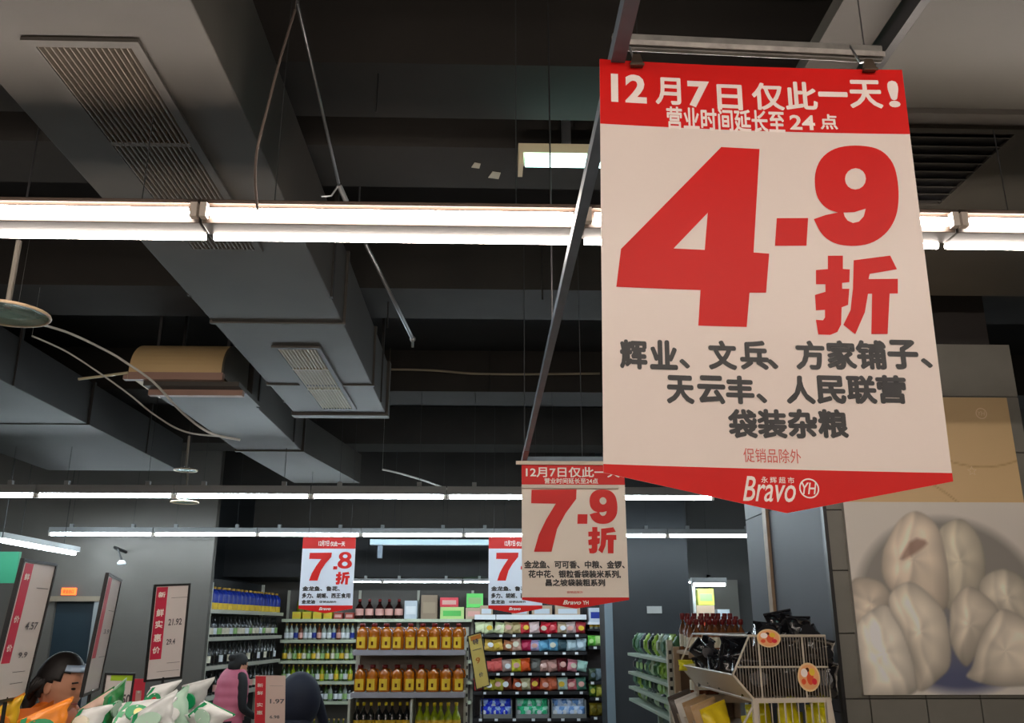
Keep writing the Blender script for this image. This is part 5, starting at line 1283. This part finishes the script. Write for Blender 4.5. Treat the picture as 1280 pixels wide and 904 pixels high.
def person(label, base, hgt, yaw, hp, lean, top_m, leg_m, arms, hd, vest=None, hair=hairm, nm='person', crouch=0.):
    """a standing figure: base on the floor, head centre hp, torso leaning forward by lean"""
    b = Vector(base); t = thing(nm, label, 'person', tuple(b))
    F = Vector((math.cos(yaw), math.sin(yaw), 0)); S = Vector((-F.y, F.x, 0)); U = Vector((0, 0, 1))
    H_ = hgt; pel = b + U * H_ * .52 - F * crouch * .5
    chest = pel + (U * math.cos(lean) + F * math.sin(lean)) * H_ * .25
    neckb = pel + (U * math.cos(lean) + F * math.sin(lean)) * H_ * .325
    hc = Vector(hp)
    nk = neckb.lerp(hc, .4)
    ch = [[(pel, (.15, .12)), (pel.lerp(chest, .5), (.135, .11)), (chest, (.165, .115)), (neckb, (.09, .075))]]
    for sd in (1, -1):
        hip = pel + S * sd * .09 - U * .05; knee = b + U * H_ * .28 + S * sd * .09 + F * (.04 + crouch * .3); ank = b + U * .07 + S * sd * .09 - F * .02
        ch.append([(pel, (.15, .12)), (hip, .095), (knee, .062), (ank, .042)])
    for sd, pts in arms.items():
        sh_ = neckb - U * .03 + S * sd * .15
        ch.append([(neckb, (.09, .075)), (sh_, .065)] + [(Vector(p), r) for p, r in pts])
    body = skinned('body', ch, top_m, t, 2)
    skinned('neck', [[(neckb, .055), (nk, .047), (hc - U * .05 * (H_ / 1.6), .05)]], skin, t, 2)
    trou = []
    for sd in (1, -1):
        hip = pel + S * sd * .09 - U * .05; knee = b + U * H_ * .28 + S * sd * .09 + F * (.04 + crouch * .3); ank = b + U * .09 + S * sd * .09 - F * .02
        trou.append([(pel - U * .02, (.155, .125)), (hip, .105), (knee, .072), (ank, .055)])
    skinned('trousers', trou, leg_m, t, 2)
    for sd in (1, -1):
        a = b + S * sd * .09 - F * .03; shn = skinned('shoe', [[(a + U * .045 - F * .03, (.04, .04)), (a + U * .04 + F * .07, (.042, .034)), (a + U * .032 + F * .16, (.036, .026))]], blackcap, t, 2)
    for sd, pts in arms.items():
        p1, p0 = Vector(pts[-1][0]), Vector(pts[-2][0]); hand(t, p1, (p1 - p0), (0, 0, 1))
    return t, F, S, pel, chest, neckb
# woman in orange, in profile
YW1 = 4.5; hc = P(76, 856, YW1); sW = .97
dirx = R(-8)
base = Vector((hc.x - .09, YW1 + .02, 0))
nb = hc.z - .17
orj = mat('jacket_orange', (238, 120, 30), .6, noise=.1, scale=8, bump=.2)
F = Vector((math.cos(dirx), math.sin(dirx), 0)); S = Vector((-F.y, F.x, 0)); shz = base.z + 1.62 * .845
el = {s: (base + F * .08 + S * s * .24 + Vector((0, 0, 1.08)), .048) for s in (1, -1)}
wr = {s: (base + F * .24 + S * s * .20 + Vector((0, 0, .98)), .034) for s in (1, -1)}
t, F, S, pel, chest, neckb = person('person in orange seen in profile with dark tied-back hair and a pale headband', base, 1.63, dirx, tuple(hc), .1, orj, mat('trousers_dark', (40, 42, 50), .7), {s: [el[s], wr[s]] for s in (1, -1)}, None)
head(t, hc, dirx, R(14), 1.12, hair=mat('hair_greying', (30, 24, 23), .55, noise=.5, scale=40), hat=True, tail=True)
# woman in the pink vest, seen from behind
YW2 = 9.8; hc = P(298, 833, YW2); yaw = R(48)
base = Vector((hc.x - .06, YW2 - .03, 0)); F = Vector((math.cos(yaw), math.sin(yaw), 0)); S = Vector((-F.y, F.x, 0))
H_ = 1.50
ar = {-1: [(base + S * -.22 + F * .02 + Vector((0, 0, .95)), .045), (base + S * -.20 + F * .20 + Vector((0, 0, .85)), .033)], 1: [(base + S * .22 + F * .03 + Vector((0, 0, .95)), .045), (base + S * .18 + F * .22 + Vector((0, 0, .88)), .033)]}
t, F, S, pel, chest, neckb = person('person in a pink quilted vest with black sleeves, seen from behind', base, H_, yaw, tuple(hc), .08, mat('sleeve_black', (20, 20, 24), .7), mat('trousers_dark', (40, 42, 50), .7), ar, None)
pinkm = mat('vest_pink', (206, 108, 132), .55, noise=.08, scale=10)
ax_ = (neckb - pel).normalized()
vb = MB(); nseg = 40; ring = 28; vs = []; fs = []
for j in range(nseg + 1):
    k = j / nseg; c = pel - ax_ * .1 + ax_ * (k * ((neckb - pel).length + .17))
    wd = .165 + .02 * math.sin(k * math.pi) - .08 * max(0, (k - .82) / .18) ** 1.5; dp = .13 + .02 * math.sin(k * math.pi) - .05 * max(0, (k - .82) / .18) ** 1.5
    pf = 1 + .06 * abs(math.sin(k * math.pi * 7))
    for i in range(ring):
        a = 2 * math.pi * i / ring; vs.append(c + (S * math.cos(a) * wd + F * math.sin(a) * dp) * pf)
for j in range(nseg):
    for i in range(ring): i2 = (i + 1) % ring; fs.append((j * ring + i, j * ring + i2, (j + 1) * ring + i2, (j + 1) * ring + i))
vb.add(vs, fs).build('quilted_vest', pinkm, t, smooth=True)
MB().tube([neckb + ax_ * .04 + (S * math.cos(a) * .085 + F * math.sin(a) * .08) for a in np.linspace(0, 2 * math.pi, 21)], .022, 8, cap=False).build('vest_collar', pinkm, t, smooth=True)
head(t, hc, yaw, R(18), 1.02, bun=((-.095, 0, .055), (.045, .045, .042)))
# person in navy bending towards the shelf
YW3 = 9.6; hc = P(381, 862, YW3)
base = Vector((hc.x - .02, YW3 - .25, 0)); yaw = R(90); F = Vector((0, 1, 0)); S = Vector((-1, 0, 0))
ar = {s: [(base + S * s * .24 + F * .28 + Vector((0, 0, .78)), .05), (base + S * s * .16 + F * .45 + Vector((0, 0, .7)), .036)] for s in (1, -1)}
nav = mat('jacket_navy', (16, 21, 42), .65, noise=.1, scale=8, bump=.2)
t, F, S, pel, chest, neckb = person('person in a navy padded jacket bending towards the wall shelving', base, 1.36, yaw, tuple(hc + Vector((0, .02, 0))), .35, nav, mat('trousers_dark', (40, 42, 50), .7), ar, None)
MB().sphere(chest - F * .03 + Vector((0, 0, .02)), (.215, .17, .27), 24, 18).build('jacket_back', nav, t, smooth=True)
head(t, hc + Vector((0, .02, 0)), yaw, R(28), 1.0)

park()
